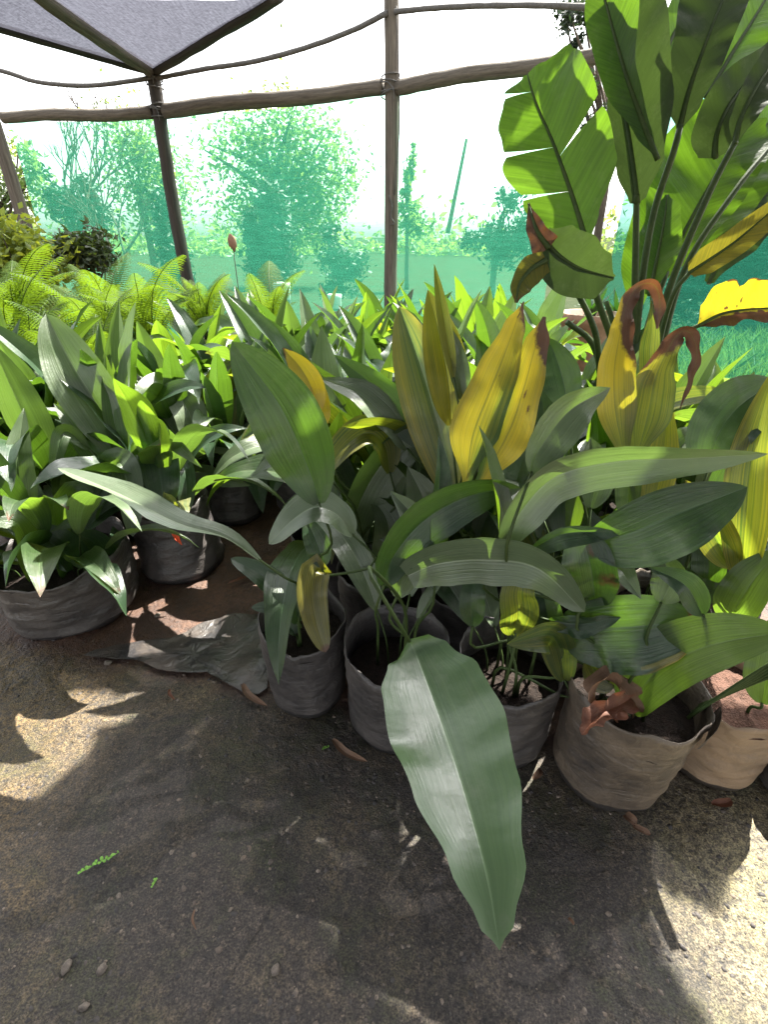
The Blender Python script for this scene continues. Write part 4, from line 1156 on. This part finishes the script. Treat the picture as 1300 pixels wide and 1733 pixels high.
# S1 split leaf on the left
paddle([(997, 422, 1.62), (972, 340, 1.60), (938, 245, 1.58), (908, 175, 1.57), (893, 126, 1.57)],
       [(0, 6), (.12, 66), (.3, 82), (.5, 88), (.72, 68), (.88, 50), (1, 8)], [(0, 6), (.08, 30), (.25, 78), (.5, 90), (.75, 84), (.9, 74), (1, 26)],
       label='leaf torn into several lobes', segsL=((0, .33), (.33, .58), (.58, .90), (.90, 1)), segsR=((0, .52), (.52, 1)), gap=.12, slant=.42, wave=.03,
       stalk_pts=[(1020, 700, 1.9), (1040, 600, 1.85), (1010, 500, 1.75)])
# S8..S10 broad leaves behind
paddle([(1118, 480, 1.9), (1160, 390, 1.88), (1210, 300, 1.86), (1275, 200, 1.84)], [(0, 10), (.2, 66), (.5, 112), (.8, 96), (1, 50)], [(0, 6), (.2, 40), (.5, 60), (.8, 56), (1, 20)],
       label='broad bright green leaf behind the stalks', slant=.3, stalk_pts=[(1075, 700, 2.0), (1090, 580, 1.95)])
paddle([(1165, 440, 1.98), (1215, 340, 1.95), (1270, 250, 1.93), (1330, 170, 1.92)], [(0, 10), (.3, 55), (.7, 60), (1, 20)], [(0, 10), (.3, 60), (.7, 80), (1, 30)], slant=.3,
       stalk_pts=[(1085, 700, 2.02), (1120, 560, 2.0)])
paddle([(1190, 420, 2.05), (1250, 370, 2.03), (1330, 300, 2.0)], [(0, 10), (.4, 40), (1, 40)], [(0, 10), (.4, 55), (1, 60)], slant=.3)
paddle([(1100, 500, 1.86), (1112, 440, 1.85), (1124, 380, 1.84), (1130, 330, 1.84)], [(0, 8), (.4, 38), (.8, 28), (1, 3)], [(0, 8), (.4, 34), (.8, 22), (1, 3)], slant=.3)
paddle([(1075, 540, 2.0), (1084, 450, 1.98), (1096, 380, 1.96), (1112, 320, 1.95)], [(0, 8), (.4, 30), (.8, 26), (1, 3)], [(0, 8), (.4, 34), (.8, 30), (1, 3)], slant=.3)
paddle([(1200, 480, 2.08), (1230, 420, 2.06), (1275, 350, 2.04), (1330, 290, 2.02)], [(0, 8), (.3, 50), (.7, 60), (1, 40)], [(0, 8), (.3, 44), (.7, 60), (1, 50)], mat='streldull', slant=.3)
# S2 tall folded leaf
paddle([(1080, 345, 1.68), (1068, 250, 1.66), (1045, 120, 1.64), (1022, 0, 1.64), (1005, -110, 1.66)], [(0, 12), (.1, 26), (.3, 26), (.5, 10), (.8, 6), (1, 3)], [(0, 14), (.08, 46), (.25, 72), (.5, 82), (.75, 62), (1, 6)],
       mat='streldull', fold=(10, 12), label='tall leaf folded along its midrib', slant=.35, wave=.04, stalk_pts=[(1062, 690, 1.95), (1073, 560, 1.85), (1076, 450, 1.76)])
paddle([(1114, 270, 1.60), (1088, 205, 1.59), (1058, 120, 1.57), (1030, 20, 1.56), (1012, -60, 1.56)], [(0, 2), (.15, 16), (.4, 36), (.7, 36), (1, 20)], [(0, 2), (.15, 8), (.4, 16), (.7, 46), (1, 40)], slant=.3, wave=.03,
       label='bright folded half leaf at the top')
# S4, S5 bright leaves at the top
paddle([(1120, 118, 1.82), (1140, 60, 1.82), (1180, 0, 1.82), (1220, -70, 1.82)], [(0, 3), (.3, 30), (.6, 48), (1, 50)], [(0, 3), (.3, 20), (.6, 40), (1, 40)], slant=.3, label='bright leaf at the top edge')
paddle([(1196, 165, 1.78), (1240, 90, 1.77), (1290, 10, 1.76), (1340, -80, 1.76)], [(0, 5), (.2, 20), (.5, 40), (1, 50)], [(0, 5), (.2, 36), (.5, 70), (1, 80)], slant=.3,
       label='bright green leaf at the top right corner')
# S3 dull underside leaf
paddle([(1150, 222, 1.60), (1168, 150, 1.58), (1200, 60, 1.56), (1240, -40, 1.56)], [(0, 4), (.1, 26), (.35, 48), (.7, 66), (1, 60)], [(0, 4), (.1, 24), (.35, 38), (.7, 40), (1, 34)], mat='streldull', fold=(12, 12), slant=.3,
       label='grey-green leaf seen from its underside', stalk_pts=[(1068, 700, 1.95), (1082, 520, 1.82), (1105, 370, 1.72), (1140, 260, 1.62)])
# S6 dark shaded leaf and S7
paddle([(1212, 268, 1.70), (1215, 225, 1.69), (1240, 170, 1.68), (1310, 90, 1.68)], [(0, 26), (.15, 38), (.5, 40), (1, 20)], [(0, 24), (.15, 34), (.5, 50), (1, 60)], mat='streldull', fold=(14, 10), slant=.2,
       label='dark drooping leaf')
paddle([(1244, 246, 1.60), (1255, 200, 1.59), (1280, 150, 1.58), (1330, 80, 1.58)], [(0, 4), (.2, 16), (.6, 24), (1, 30)], [(0, 4), (.2, 26), (.6, 50), (1, 60)], mat='streldull', slant=.3,
       stalk_pts=[(1080, 690, 1.9), (1130, 500, 1.78), (1195, 340, 1.66)])
# S11 rolled olive leaf, S14 bright yellow, S13 bent lower leaf with brown tip
paddle([(1166, 462, 1.60), (1200, 440, 1.58), (1250, 405, 1.55), (1320, 345, 1.52)], [(0, 16), (.15, 24), (.5, 22), (1, 14)], [(0, 12), (.15, 22), (.5, 24), (1, 22)], mat='streldull', fold=(20, 20), tint=lambda u, v: (.22, 0, 0, 1),
       label='rolled olive yellow leaf', stalk_pts=[(1090, 720, 1.85), (1115, 590, 1.75), (1140, 500, 1.65)], rs=.011)
paddle([(1182, 552, 1.50), (1220, 532, 1.49), (1262, 524, 1.48), (1330, 520, 1.47)], [(0, 3), (.08, 30), (.25, 50), (.36, 53), (.41, 38), (.46, 50), (.7, 46), (1, 44)], [(0, 3), (.15, 18), (.35, 26), (.55, 16), (.75, 24), (1, 20)],
       tint=lambda u, v: (clamp(.62 + .5 * n3(Vector((u * 2, v * 4, 6)))), clamp(.75 * sstep(.25, .5, n3(Vector((u * 11, v * 18, 2))) + .25 * (u + .5)) + .85 * sstep(.1, .3, u) + .8 * sstep(.85, 1, -u) * (v > .3)), 0, 1), label='bright yellow leaf with brown spots', slant=.1, wave=.10, curl=.25,
       stalk_pts=[(1085, 740, 1.8), (1110, 640, 1.7), (1140, 575, 1.58)], rs=.010)
paddle([(918, 398, 1.45), (945, 430, 1.44), (985, 455, 1.43), (1040, 470, 1.43)], [(0, 16), (.2, 44), (.5, 50), (.8, 34), (1, 4)], [(0, 14), (.2, 40), (.5, 48), (.8, 40), (1, 4)], mat='streldull', roll=0, fold=(16, 10),
       slant=.1, label='bent olive leaf', stalk_pts=[(1022, 720, 1.8), (1015, 620, 1.65), (1000, 540, 1.52)], rs=.012)
paddle([(925, 440, 1.42), (900, 455, 1.41), (880, 480, 1.41), (874, 512, 1.41)], [(0, 20), (.3, 26), (.7, 22), (1, 3)], [(0, 16), (.3, 22), (.7, 14), (1, 3)], mat='streldull', tint=lambda u, v: (.15, .6 * sstep(.6, 1, v), 0, 1))
paddle([(930, 420, 1.43), (912, 395, 1.42), (902, 370, 1.42), (895, 344, 1.42)], [(0, 26), (.4, 16), (1, 2)], [(0, 20), (.4, 14), (1, 2)], mat='rust', tint=lambda u, v: (0, 1, 0, 1), label='dark purple-brown dead leaf tip', wave=.2)
for q in ([(1030, 720, 1.85), (1020, 640, 1.75), (1002, 580, 1.68), (960, 545, 1.62)], [(1075, 720, 1.95), (1076, 560, 1.86), (1078, 470, 1.82)], [(1090, 720, 1.95), (1098, 560, 1.9), (1130, 460, 1.88)],
          [(1060, 720, 1.95), (1040, 560, 1.9), (1026, 510, 1.88)], [(1095, 720, 1.9), (1150, 480, 1.8), (1240, 330, 1.75), (1320, 230, 1.75)]):
    mb = MB(); tube(mb, [P(*p) for p in q], .014, .009, 8, n=20); mb.build('stalk', M['petiole'], ST)
for dx, dy in ((0, 0), (.06, .04), (-.05, .05), (.03, -.05)):
    mb = MB(); tube(mb, [str_c + Vector((dx, dy, 0)), str_c + Vector((dx * .8, dy * .8, .35)), str_c + Vector((dx * .5, dy * .5, .72))], .03, .018, 8, n=8); mb.build('stem', M['petiole'], ST)

# ------------------------------------------------------------------ ferns
def frond_mesh(seed, L=0.62, arch=75):
    r = random.Random(seed); mb = MB()
    pts = []; p = Vector((0, 0, 0)); a = math.radians(18)
    for i in range(9):
        pts.append(p.copy()); p = p + Vector((math.sin(a), r.uniform(-.05, .05), math.cos(a))) * (L / 8); a += math.radians(arch) / 8 * (.5 + i / 8)
    ps = resample(pts, 46)
    tube(mb, pts, .004, .0012, 5, mat=1, n=16)
    for i in range(7, 46):
        v = i / 46
        T = (ps[i + 1 if i < 46 else i] - ps[i - 1]).normalized()
        B = Vector((0, 1, 0)); B = (B - T * B.dot(T)).normalized(); N = T.cross(B)
        ln = 0.13 * math.sin(math.pi * (0.12 + .86 * v)) ** .8 * L / .62 * r.uniform(.88, 1.08)
        for s in (-1, 1):
            d = (B * s + T * .45 - N * s * 0.0).normalized()
            base = ps[i]; nseg = 5; prev = None
            w0 = 0.0058 * L / .62
            for j in range(nseg * 2 + 1):
                f = j / (nseg * 2)
                ww = w0 * (1 - f) ** .6 * (1.0 if j % 2 == 0 else .62)
                q = base + d * ln * f - Vector((0, 0, 1)) * (ln * .35 * f * f)
                row = (mb.vert(q + T * ww, (0.2, f)), mb.vert(q - T * ww, (.8, f)))
                if prev: mb.face((prev[0], prev[1], row[1], row[0]))
                prev = row
    return mb.mesh('frond', [M['fern'], M['petiole']])
FR = [frond_mesh(200 + i, fr.uniform(.5, .72), fr.uniform(55, 105)) for i in range(6)]
def fern(x, y, z, n, label, s=1.0):
    root = thing('fern', label, 'fern', (x, y, 0), 'bright ferns behind the left bed')
    mb = MB(); tube(mb, [Vector((x, y, 0)), Vector((x, y, z * .6)), Vector((x, y, z))], .09, .06, 10, n=8, wob=.3); mb.build('stem', M['bark'], root)
    for i in range(n):
        o = link('frond', fr.choice(FR), root)
        o.location = (fr.uniform(-.03, .03), fr.uniform(-.03, .03), z)
        o.rotation_euler = (fr.uniform(-.2, .2), fr.uniform(-.3, .15), 6.283 * i / n + fr.uniform(-.25, .25))
        k = s * fr.uniform(.8, 1.15); o.scale = (k, k, k)
fern(-1.98, 2.80, .42, 22, 'lush yellow-green fern at the left edge below the bright shrub', 1.05)
fern(-2.35, 3.35, .52, 20, 'fern behind the one at the left edge, close to the shrubs', 1.1)
fern(-1.75, 3.25, .48, 16, 'fern with one frond sticking up in front of the dark rounded shrub', .95)
fern(-1.25, 3.70, .56, 13, 'fern at the foot of the dark corner pole', .95)
fern(-0.85, 3.90, .54, 12, 'rightmost fern, between the dark corner pole and the tall grey pole', .85)
fern(-1.95, 3.75, .50, 12, 'fern in the gap below the dark rounded shrub, behind the other ferns', .95)

fern(-1.60, 2.72, .42, 16, 'fern standing among the upright leaves, right of the one at the left edge', 1.0)
fern(-1.50, 3.30, .50, 15, 'fern between the dark rounded shrub and the dark corner pole', 1.0)
fern(-2.15, 2.45, .40, 16, 'nearest fern, cut off by the left edge of the picture', 1.0)
# ------------------------------------------------------------------ shrubs and trees
def leaf_quad(mb, c, size, r, asp=.45):
    d = Vector((r.gauss(0, 1), r.gauss(0, 1), r.gauss(0, .8))).normalized()
    e = Vector((r.gauss(0, 1), r.gauss(0, 1), r.gauss(0, 1))); e = (e - d * e.dot(d)).normalized()
    n = d.cross(e)
    L, Wd = size * r.uniform(.7, 1.3), size * asp * r.uniform(.7, 1.2)
    q = [(c - d * L * .5, (.5, 0)), (c + e * Wd * .5 + n * Wd * .1, (1, .5)), (c + d * L * .5, (.5, 1)), (c - e * Wd * .5 + n * Wd * .1, (0, .5))]
    mb.face([mb.vert(p, uv) for p, uv in q])
def crown(mb, blobs, n, size, r, hollow=.35, asp=.45, clump=0.0):
    vol = [b[1][0] * b[1][1] * b[1][2] for b in blobs]; tot = sum(vol)
    for (c, rad), v in zip(blobs, vol):
        m = int(n * v / tot)
        cl = []
        for i in range(max(6, m // 22)):
            d = Vector((r.gauss(0, 1), r.gauss(0, 1), r.gauss(0, 1))).normalized() * (r.random() ** (1 / 3)) 
            d *= lerp(hollow, 1, r.random() ** .6)
            cl.append(c + Vector((d.x * rad[0], d.y * rad[1], d.z * rad[2])))
        for i in range(m):
            b = r.choice(cl); k = clump or .22 * min(rad)
            leaf_quad(mb, b + Vector((r.gauss(0, k), r.gauss(0, k), r.gauss(0, k))), size, r, asp)
def shrub(name, label, cat, loc, blobs, n, size, mat, trunk, limbs=6, seed=0, asp=.45, clump=0.0, group=None, hollow=.35, barkm='bark'):
    r = random.Random(seed)
    root = thing(name, label, cat, loc, group)
    L = Vector(loc)
    mb = MB(); h, rad = trunk
    top = L + Vector((r.uniform(-.05, .05) * h, 0, h))
    tube(mb, [L, L.lerp(top, .5) + Vector((r.uniform(-.03, .03) * h, 0, 0)), top], rad, rad * .6, 8, n=8, wob=.2)
    for i in range(limbs):
        c, rd = blobs[i % len(blobs)]
        e = L + c + Vector((r.uniform(-.7, .7) * rd[0], r.uniform(-.7, .7) * rd[1], r.uniform(-.2, .8) * rd[2]))
        s = L.lerp(top, r.uniform(.6, 1))
        tube(mb, [s, s.lerp(e, .5) + Vector((r.uniform(-.1, .1), 0, .06)), e], rad * .5, rad * .12, 6, n=8, wob=.2)
    mb.build('trunk', M[barkm], root)
    mb = MB(); crown(mb, [(L + c, rd) for c, rd in blobs], n, size, r, hollow, asp, clump)
    mb.build('crown', M[mat], root, smooth=False)
    return root
V = Vector
def at(x, y, Y):
    p = PY(x, y, Y); return p
# bright and dark shrubs on this side of the net
s1 = at(25, 470, 4.3)
shrub('shrub', 'bright yellow-green shrub at the left edge above the ferns', 'shrub', (s1.x, s1.y, 0), [(V((-.05, 0, 1.12)), (.34, .3, .24)), (V((.25, 0, 1.0)), (.26, .25, .22)), (V((-.3, 0, 1.0)), (.3, .25, .28)), (V((.05, 0, .85)), (.35, .3, .22))], 2600, .075, 'bushy', (.9, .03), 8, 1, .5)
s2 = at(140, 420, 4.7)
shrub('shrub', 'dark rounded shrub on a thin stem, right of the bright shrub', 'shrub', (s2.x, s2.y, 0), [(V((0, 0, 1.12)), (.26, .26, .17)), (V((.11, 0, 1.05)), (.20, .22, .14)), (V((-.13, 0, 1.05)), (.20, .22, .15))], 2200, .065, 'bushd', (.9, .02), 8, 2, .5)
# trees behind the net
def tree_at(label, x, ybase, Y, blobs_px, n, size, mat, trad, seed, name='tree', asp=.45, clump=0, hollow=.2, limbs=9, depth=.9):
    b = at(x, ybase, Y); loc = Vector((b.x, Y, 0)); blobs = []
    top = 0
    for (bx, by, rx, ry) in blobs_px:
        c = at(bx, by, Y); s = Y / ray(bx, by).y / F
        blobs.append((c - loc, (rx * s, max(.4, rx * s * depth), ry * s * 1.15))); top = max(top, c.z)
    return shrub(name, label, 'tree' if name == 'tree' else 'shrub', loc, blobs, n, size, mat, (max(.4, top * .72), trad), limbs, seed, asp, clump, 'trees and shrubs beyond the green net', hollow)
tree_at('airy light green tree rising just left of the dark corner pole, beyond the net', 255, 420, 12.0, [(228, 222, 26, 18), (200, 240, 14, 20), (245, 262, 28, 26), (212, 280, 20, 22), (262, 300, 26, 30), (225, 320, 18, 18), (280, 345, 20, 30), (250, 375, 24, 20), (300, 300, 12, 20)], 3200, .12, 'treea', .09, 11, clump=.26, hollow=0.0)
tree_at('large tree with two pale crowns, largest beyond the net between the two poles', 480, 420, 15.0, [(440, 232, 34, 26), (405, 232, 26, 16), (365, 245, 24, 10), (345, 262, 16, 8), (480, 196, 34, 20), (515, 235, 34, 30), (560, 252, 26, 26), (572, 300, 24, 34), (535, 340, 34, 34), (500, 300, 36, 40), (440, 290, 34, 30), (420, 350, 26, 30), (470, 375, 40, 30), (388, 300, 16, 16), (395, 365, 14, 20), (545, 385, 30, 18), (510, 385, 30, 20)], 9000, .15, 'treea', .16, 12, clump=.33, hollow=0.0)
tree_at('dark green shrub in the middle beyond the net, below the large tree', 460, 480, 8.2, [(458, 345, 30, 34), (462, 390, 36, 40), (440, 440, 34, 40), (470, 440, 30, 40), (425, 390, 14, 40)], 6500, .10, 'treed', .04, 13, 'bush_tree')
tree_at('dark narrow shrub partly behind the lower end of the dark corner pole', 290, 470, 8.0, [(278, 360, 16, 46), (286, 420, 22, 40), (300, 450, 28, 30)], 3600, .09, 'treed', .03, 14, 'bush_tree')
tree_at('thin loose shrub beside the white buckets, left of the tall grey pole', 575, 500, 7.6, [(553, 395, 20, 18), (565, 440, 34, 30), (595, 455, 30, 34), (570, 490, 30, 22)], 1900, .085, 'treed', .03, 15, 'bush_tree')
tree_at('slim light tree just right of the tall grey pole, beyond the net', 690, 420, 14.0, [(690, 300, 16, 50), (690, 360, 28, 34), (700, 270, 8, 26), (712, 385, 36, 20)], 900, .16, 'treea', .06, 16)
tree_at('dark forked small tree with drooping leaves beyond the net, left of the banana-like leaves', 830, 500, 8.0, [(830, 395, 36, 22), (850, 420, 26, 34), (800, 410, 20, 20), (860, 340, 20, 24), (890, 400, 40, 50)], 2400, .09, 'treed', .06, 17)
tree_at('tree with dark drooping foliage high behind the banana-like leaves', 1010, 420, 9.0, [(985, 170, 22, 50), (960, 30, 36, 26), (975, 70, 16, 20), (1000, 20, 30, 30), (1010, 240, 30, 60)], 1500, .10, 'treed', .08, 18)
tree_at('dense dark hedge tree behind the right end of the net', 1240, 560, 7.5, [(1240, 420, 100, 90), (1170, 480, 60, 80), (1300, 500, 80, 90), (1240, 560, 100, 40), (1330, 380, 70, 100), (1150, 400, 50, 60)], 9000, .11, 'treed', .09, 19)
tree_at('grey bushy tree at the left beyond the net, behind the shrubs', 130, 430, 10.0, [(130, 350, 34, 26), (105, 340, 26, 40), (150, 320, 18, 30), (165, 370, 36, 26)], 2000, .10, 'treed', .05, 20)
tree_at('pale leafy tree at the far left edge beyond the net', 20, 430, 13.0, [(20, 300, 50, 50), (60, 280, 40, 40), (0, 350, 40, 40), (80, 340, 40, 30)], 1300, .16, 'treea', .08, 21)
# bare branching tree at left
def bare(mb, p, d, L, r, depth, rg):
    e = p + d * L
    tube(mb, [p, p.lerp(e, .5) + Vector((rg.uniform(-.04, .04), 0, rg.uniform(-.04, .04))) * L, e], r, r * .65, 5, n=4)
    if depth == 0: return
    for i in range(rg.choice((2, 3, 3))):
        dd = (d + Vector((rg.uniform(-.7, .7), rg.uniform(-.6, .6), rg.uniform(-.1, .5)))).normalized()
        bare(mb, p.lerp(e, rg.uniform(.6, 1)), dd, L * rg.uniform(.62, .85), r * .62, depth - 1, rg)
for (px, Y, sd, lb, h) in ((120, 10.5, 3, 'bare branching tree at the left beyond the net', 1.25), (180, 9.5, 5, 'small leafless tree left of the dark corner pole', .8)):
    b = at(px, 430, Y); root = thing('bare_tree', lb, 'tree', (b.x, Y, 0), 'trees and shrubs beyond the green net')
    mb = MB(); bare(mb, Vector((b.x, Y, 0)), Vector((.12, 0, 1)).normalized(), h, .06, 5, random.Random(sd)); mb.build('trunk', M['bark'], root)
# leaning pale pole far behind the net
mb = MB(); tube(mb, [at(758, 395, 12), at(790, 235, 12)], .05, .03, 6, n=6)
mb.v = mb.v
tag(mb.build('utility_pole', M['pole']), 'faint leaning pole far beyond the net right of the tall grey pole', 'pole')
# far low tree line, one mass
rg = random.Random(77); mb = MB()
for i in range(110):
    x = rg.uniform(-60, 70); Y = rg.uniform(36, 50); h = rg.uniform(.9, 2.4) * (1.5 if x > 2 else 1)
    for j in range(60):
        leaf_quad(mb, Vector((x + rg.gauss(0, 1.2), Y + rg.gauss(0, .6), abs(rg.gauss(0, .55)) * h)), .55, rg, .6)
tag(mb.build('distant_trees', M['treea'], smooth=False), None, None, kind='stuff')
# tall grass seen through the net at the right, and beyond
rg = random.Random(78); mb = MB()
for i in range(9000):
    x = rg.uniform(1.4, 5.5); y = rg.uniform(3.9, 6.2)
    dl = (AR - A3).normalized(); s = (Vector((x, y, 0)) - A3); d = dl.x * s.y - dl.y * s.x
    if d < .12: continue
    h = rg.uniform(.08, .38); ln = Vector((rg.gauss(0, .3), rg.gauss(0, .3), 1)) * h; wd = Vector((rg.uniform(-1, 1), rg.uniform(-1, 1), 0)).normalized() * .005
    p = Vector((x, y, 0))
    mb.face([mb.vert(p - wd, (0.3, 0)), mb.vert(p + wd, (.7, 0)), mb.vert(p + ln * .6 + wd * .7, (.7, .6)), mb.vert(p + ln + Vector((ln.x, ln.y, 0)) * .5, (.5, 1)), mb.vert(p + ln * .6 - wd * .7, (.3, .6))])
tag(mb.build('grass', M['treea'], smooth=False), None, None, kind='stuff')

# ------------------------------------------------------------------ small things
def lathe(mb, prof_, c, n=28, mat=0):
    prev = None
    for r, z in prof_:
        ring = [mb.vert(c + Vector((math.cos(2 * math.pi * i / n) * r, math.sin(2 * math.pi * i / n) * r, z)), (i / n, z)) for i in range(n)]
        if prev:
            for i in range(n): mb.face((prev[i], prev[(i + 1) % n], ring[(i + 1) % n], ring[i]), mat)
        prev = ring
def bucket(x, y, Y, label, s=1.0):
    c = at(x, y, Y); c.z = 0
    root = thing('planter_bucket', label, 'bucket', c)
    mb = MB(); h = at(x, y, Y).z
    lathe(mb, [(.0, .001), (.13 * s, .0), (.17 * s, h * .9), (.18 * s, h * .93), (.18 * s, h), (.165 * s, h), (.15 * s, h * .5), (0, h * .5)], c); mb.build('tub', M['whitepl'], root)
    mb = MB()
    for k in range(4): lathe(mb, [((.133 + .037 * f) * s + .004, f * h * .9) for f in (.2 + k * .18, .25 + k * .18)], c)
    mb.build('bands', M['rope'], root)
bucket(476, 478, 6.9, 'white bucket behind the net, below the dark shrub', .6)
bucket(566, 498, 6.8, 'white ribbed bucket behind the net, left of the tall grey pole', .5)
def clay(x, y, Y, label, r, h, mat='terracotta'):
    c = at(x, y, Y); c.z = 0
    root = thing('clay_pot', label, 'pot', c); mb = MB()
    lathe(mb, [(0, .001), (r * .7, 0), (r * .98, h * .75), (r, h * .86), (r * 1.12, h * .88), (r * 1.12, h), (r * .98, h), (r * .9, h * .85), (0, h * .85)], c); mb.build('pot_body', M[mat], root)
    mb = MB()
    for i in range(18):
        a = 6.28 * i / 18; d = Vector((math.cos(a), math.sin(a), 0))
        b0 = c + Vector((0, 0, h * .85)); blade(mb, resample([b0, b0 + d * .05 + Vector((0, 0, .12)), b0 + d * .16 + Vector((0, 0, .15 + .08 * (i % 3)))], 10), lambda v: .025 * prof(v), lambda v: .025 * prof(v), lambda p, v: Vector((0, 0, 1)), nv=8, nu=2)
    mb.build('foliage', M['leaf'], root)
clay(1005, 512, 4.3, 'wide brown clay pot seen through the stalks of the banana-like plant', .22, .66)
clay(1052, 520, 4.5, 'second brown clay pot, right of the first among the stalks', .16, .60)
# orange hoop
c = at(1178, 690, 2.7)
mb = MB(); tube(mb, [c + V((-.07, 0, .13)), c + V((-.03, 0, .17)), c + V((.03, 0, .16)), c + V((.045, 0, .10)), c + V((.03, 0, -.02)), c + V((.02, 0, -c.z))], .012, .012, 8, n=24)
tag(mb.build('hose_hoop', M['orange']), 'orange plastic hoop standing behind the torn yellow leaf at the right', 'hoop')
# hanging dry pod on a wire in front of the net
c = at(393, 411, 6.0)
root = thing('hanging_tag', 'small brown oval dried pod on a thin stick in front of the green net', 'dried pod', (c.x, c.y, 0))
mb = MB(); tube(mb, [V((c.x, c.y, 0)), c], .006, .005, 5, n=6); mb.build('stick', M['pole'], root)
mb = MB(); stone_mesh(mb, c + V((0, 0, .0)), .036, 2.1, 2.2, (12, 8)); mb.build('pod', M['terracotta'], root)

# torn plastic sheet on the ground
out = [(140, 1110), (200, 1090), (290, 1078), (345, 1050), (390, 1038), (446, 1040), (452, 1100), (452, 1165), (428, 1178), (390, 1160), (350, 1138), (300, 1140), (270, 1136), (230, 1118), (185, 1116)]
mb = MB(); q = [G(x, y, .012) for x, y in out]; c = sum(q, V()) / len(q); rings = []
for f in (1, .93, .86, .78, .7, .62, .54, .46, .38, .3, .2, .1):
    ring = []
    for i, p in enumerate(q):
        for h in (0, .2, .4, .6, .8):
            a = p.lerp(q[(i + 1) % len(q)], h); w = c.lerp(a, f)
            w.z = .012 + ground_z(w.x, w.y) + .008 * n3(w * 12) + .006 * abs(n3(w * 28)) + .005 * abs(n3(w * 60)); w.z = max(w.z, ground_z(w.x, w.y) + .004)
            ring.append(mb.vert(w, (.5, .6)))
    rings.append(ring)
for a, b in zip(rings, rings[1:]):
    n = len(a)
    for i in range(n): mb.face((a[i], a[(i + 1) % n], b[(i + 1) % n], b[i]))
mb.face(rings[-1])
tag(mb.build('plastic_sheet', M['sheetpl']), 'torn dusty black plastic sheet lying on the reddish soil', 'plastic sheet')

def ground_leaf(x0, y0, x1, y1, hw, mat, label, name='fallen_leaf', curl=.4, z=.012):
    a, b = G(x0, y0, z), G(x1, y1, z)
    for p in (a, b): p.z = z + ground_z(p.x, p.y)
    m = a.lerp(b, .5) + V((0, 0, .006)) + (b - a).cross(V((0, 0, 1))) * .12
    ps = resample([a, m, b], 16); mb = MB()
    blade(mb, ps, lambda v: hw * prof(v, .5, .6), lambda v: hw * prof(v, .5, .6), lambda p, v: V((0, -.2, 1)), (0, .3), (.25, .25), curl, .12, 2, nv=14, nu=3)
    return tag(mb.build(name, [M[mat], M['petiole']]), label, 'fallen leaf')
ground_leaf(410, 1158, 452, 1194, .012, 'deadleaf', 'pale dry leaf against the left foot of the wrinkled black bag')
ground_leaf(563, 1250, 622, 1290, .012, 'deadleaf', 'long tan dry leaf in front of the bag with the huge hanging leaf')
ground_leaf(903, 1316, 915, 1298, .010, 'deadleaf', 'small tan leaf between the grey dusty bag and the wide tan-dusted bag')
ground_leaf(1072, 1398, 1102, 1412, .009, 'deadleaf', 'small tan leaf in front of the wide tan-dusted bag')
ground_leaf(330, 1540, 332, 1574, .003, 'deadleaf', 'tiny slender dry leaf alone on the dark ground')
ground_leaf(962, 1555, 972, 1566, .004, 'deadleaf', 'tiny dry leaf right of the tip of the huge hanging leaf')
ground_leaf(385, 988, 418, 974, .008, 'rust', 'orange dry leaf on the reddish soil behind the plastic sheet')
ground_leaf(288, 1168, 296, 1186, .006, 'rust', 'small dull red petal on the ground below the plastic sheet', 'petal')
ground_leaf(1205, 1360, 1240, 1352, .012, 'rust', 'dark brown leaf on the wet ground by the tan caked bag')
ground_leaf(1058, 1380, 1078, 1396, .014, 'deadleaf', 'curled grey-brown leaf at the foot of the wide tan-dusted bag')
def pebble(x, y, r, label, seed):
    p = G(x, y, 0); mb = MB(); stone_mesh(mb, p + V((0, 0, r * .35 + ground_z(p.x, p.y))), r, .7, seed, (12, 8))
    tag(mb.build('pebble', M['stone']), label, 'stone')
pebble(112, 1440 + 196, .010, 'largest pale stone in the lower left of the dark ground', 3)
pebble(172, 1641, .009, 'pale stone right of the largest one in the lower left', 9)
pebble(141, 1704, .008, 'round light stone near the bottom edge at the left', 14)
pebble(183, 1124, .010, 'grey pebble on the orange soil below the plastic sheet', 21)
pebble(266, 1040, .010, 'white pebble on the soil between the two left bags', 27)
pebble(466, 1643, .008, 'dark bluish pebble at the bottom of the path', 33)
rg = random.Random(9)
def weed(pts, label, nl, s):
    root = thing('weed', label, 'weed', G(*pts[0])); mb = MB()
    q = [G(x, y, .006) for x, y in pts]
    for p in q: p.z = ground_z(p.x, p.y) + .006
    ps = resample(q, 20); tube(mb, q, .0012, .0008, 5, n=16)
    for i in range(nl):
        p = ps[int(20 * i / max(1, nl - 1))]; d = V((rg.uniform(-1, 1), rg.uniform(-1, 1), rg.uniform(.1, .6))).normalized() * s * rg.uniform(.6, 1.2)
        blade(mb, resample([p, p + d * .5 + V((0, 0, .002)), p + d], 6), lambda v: s * .38 * prof(v, .5, .5), lambda v: s * .38 * prof(v, .5, .5), lambda p_, v: V((0, 0, 1)), nv=6, nu=2)
    mb.build('foliage', M['weed'], root)
weed([(138, 1476), (160, 1465), (182, 1455), (202, 1444)], 'small trailing bright green weed on the dark ground', 15, .009)
weed([(258, 1500), (263, 1492), (264, 1486)], 'tiny green sprout right of the trailing weed', 6, .006)
weed([(545, 1268), (556, 1264)], 'tiny green sprout at the foot of the front row bags', 7, .006)
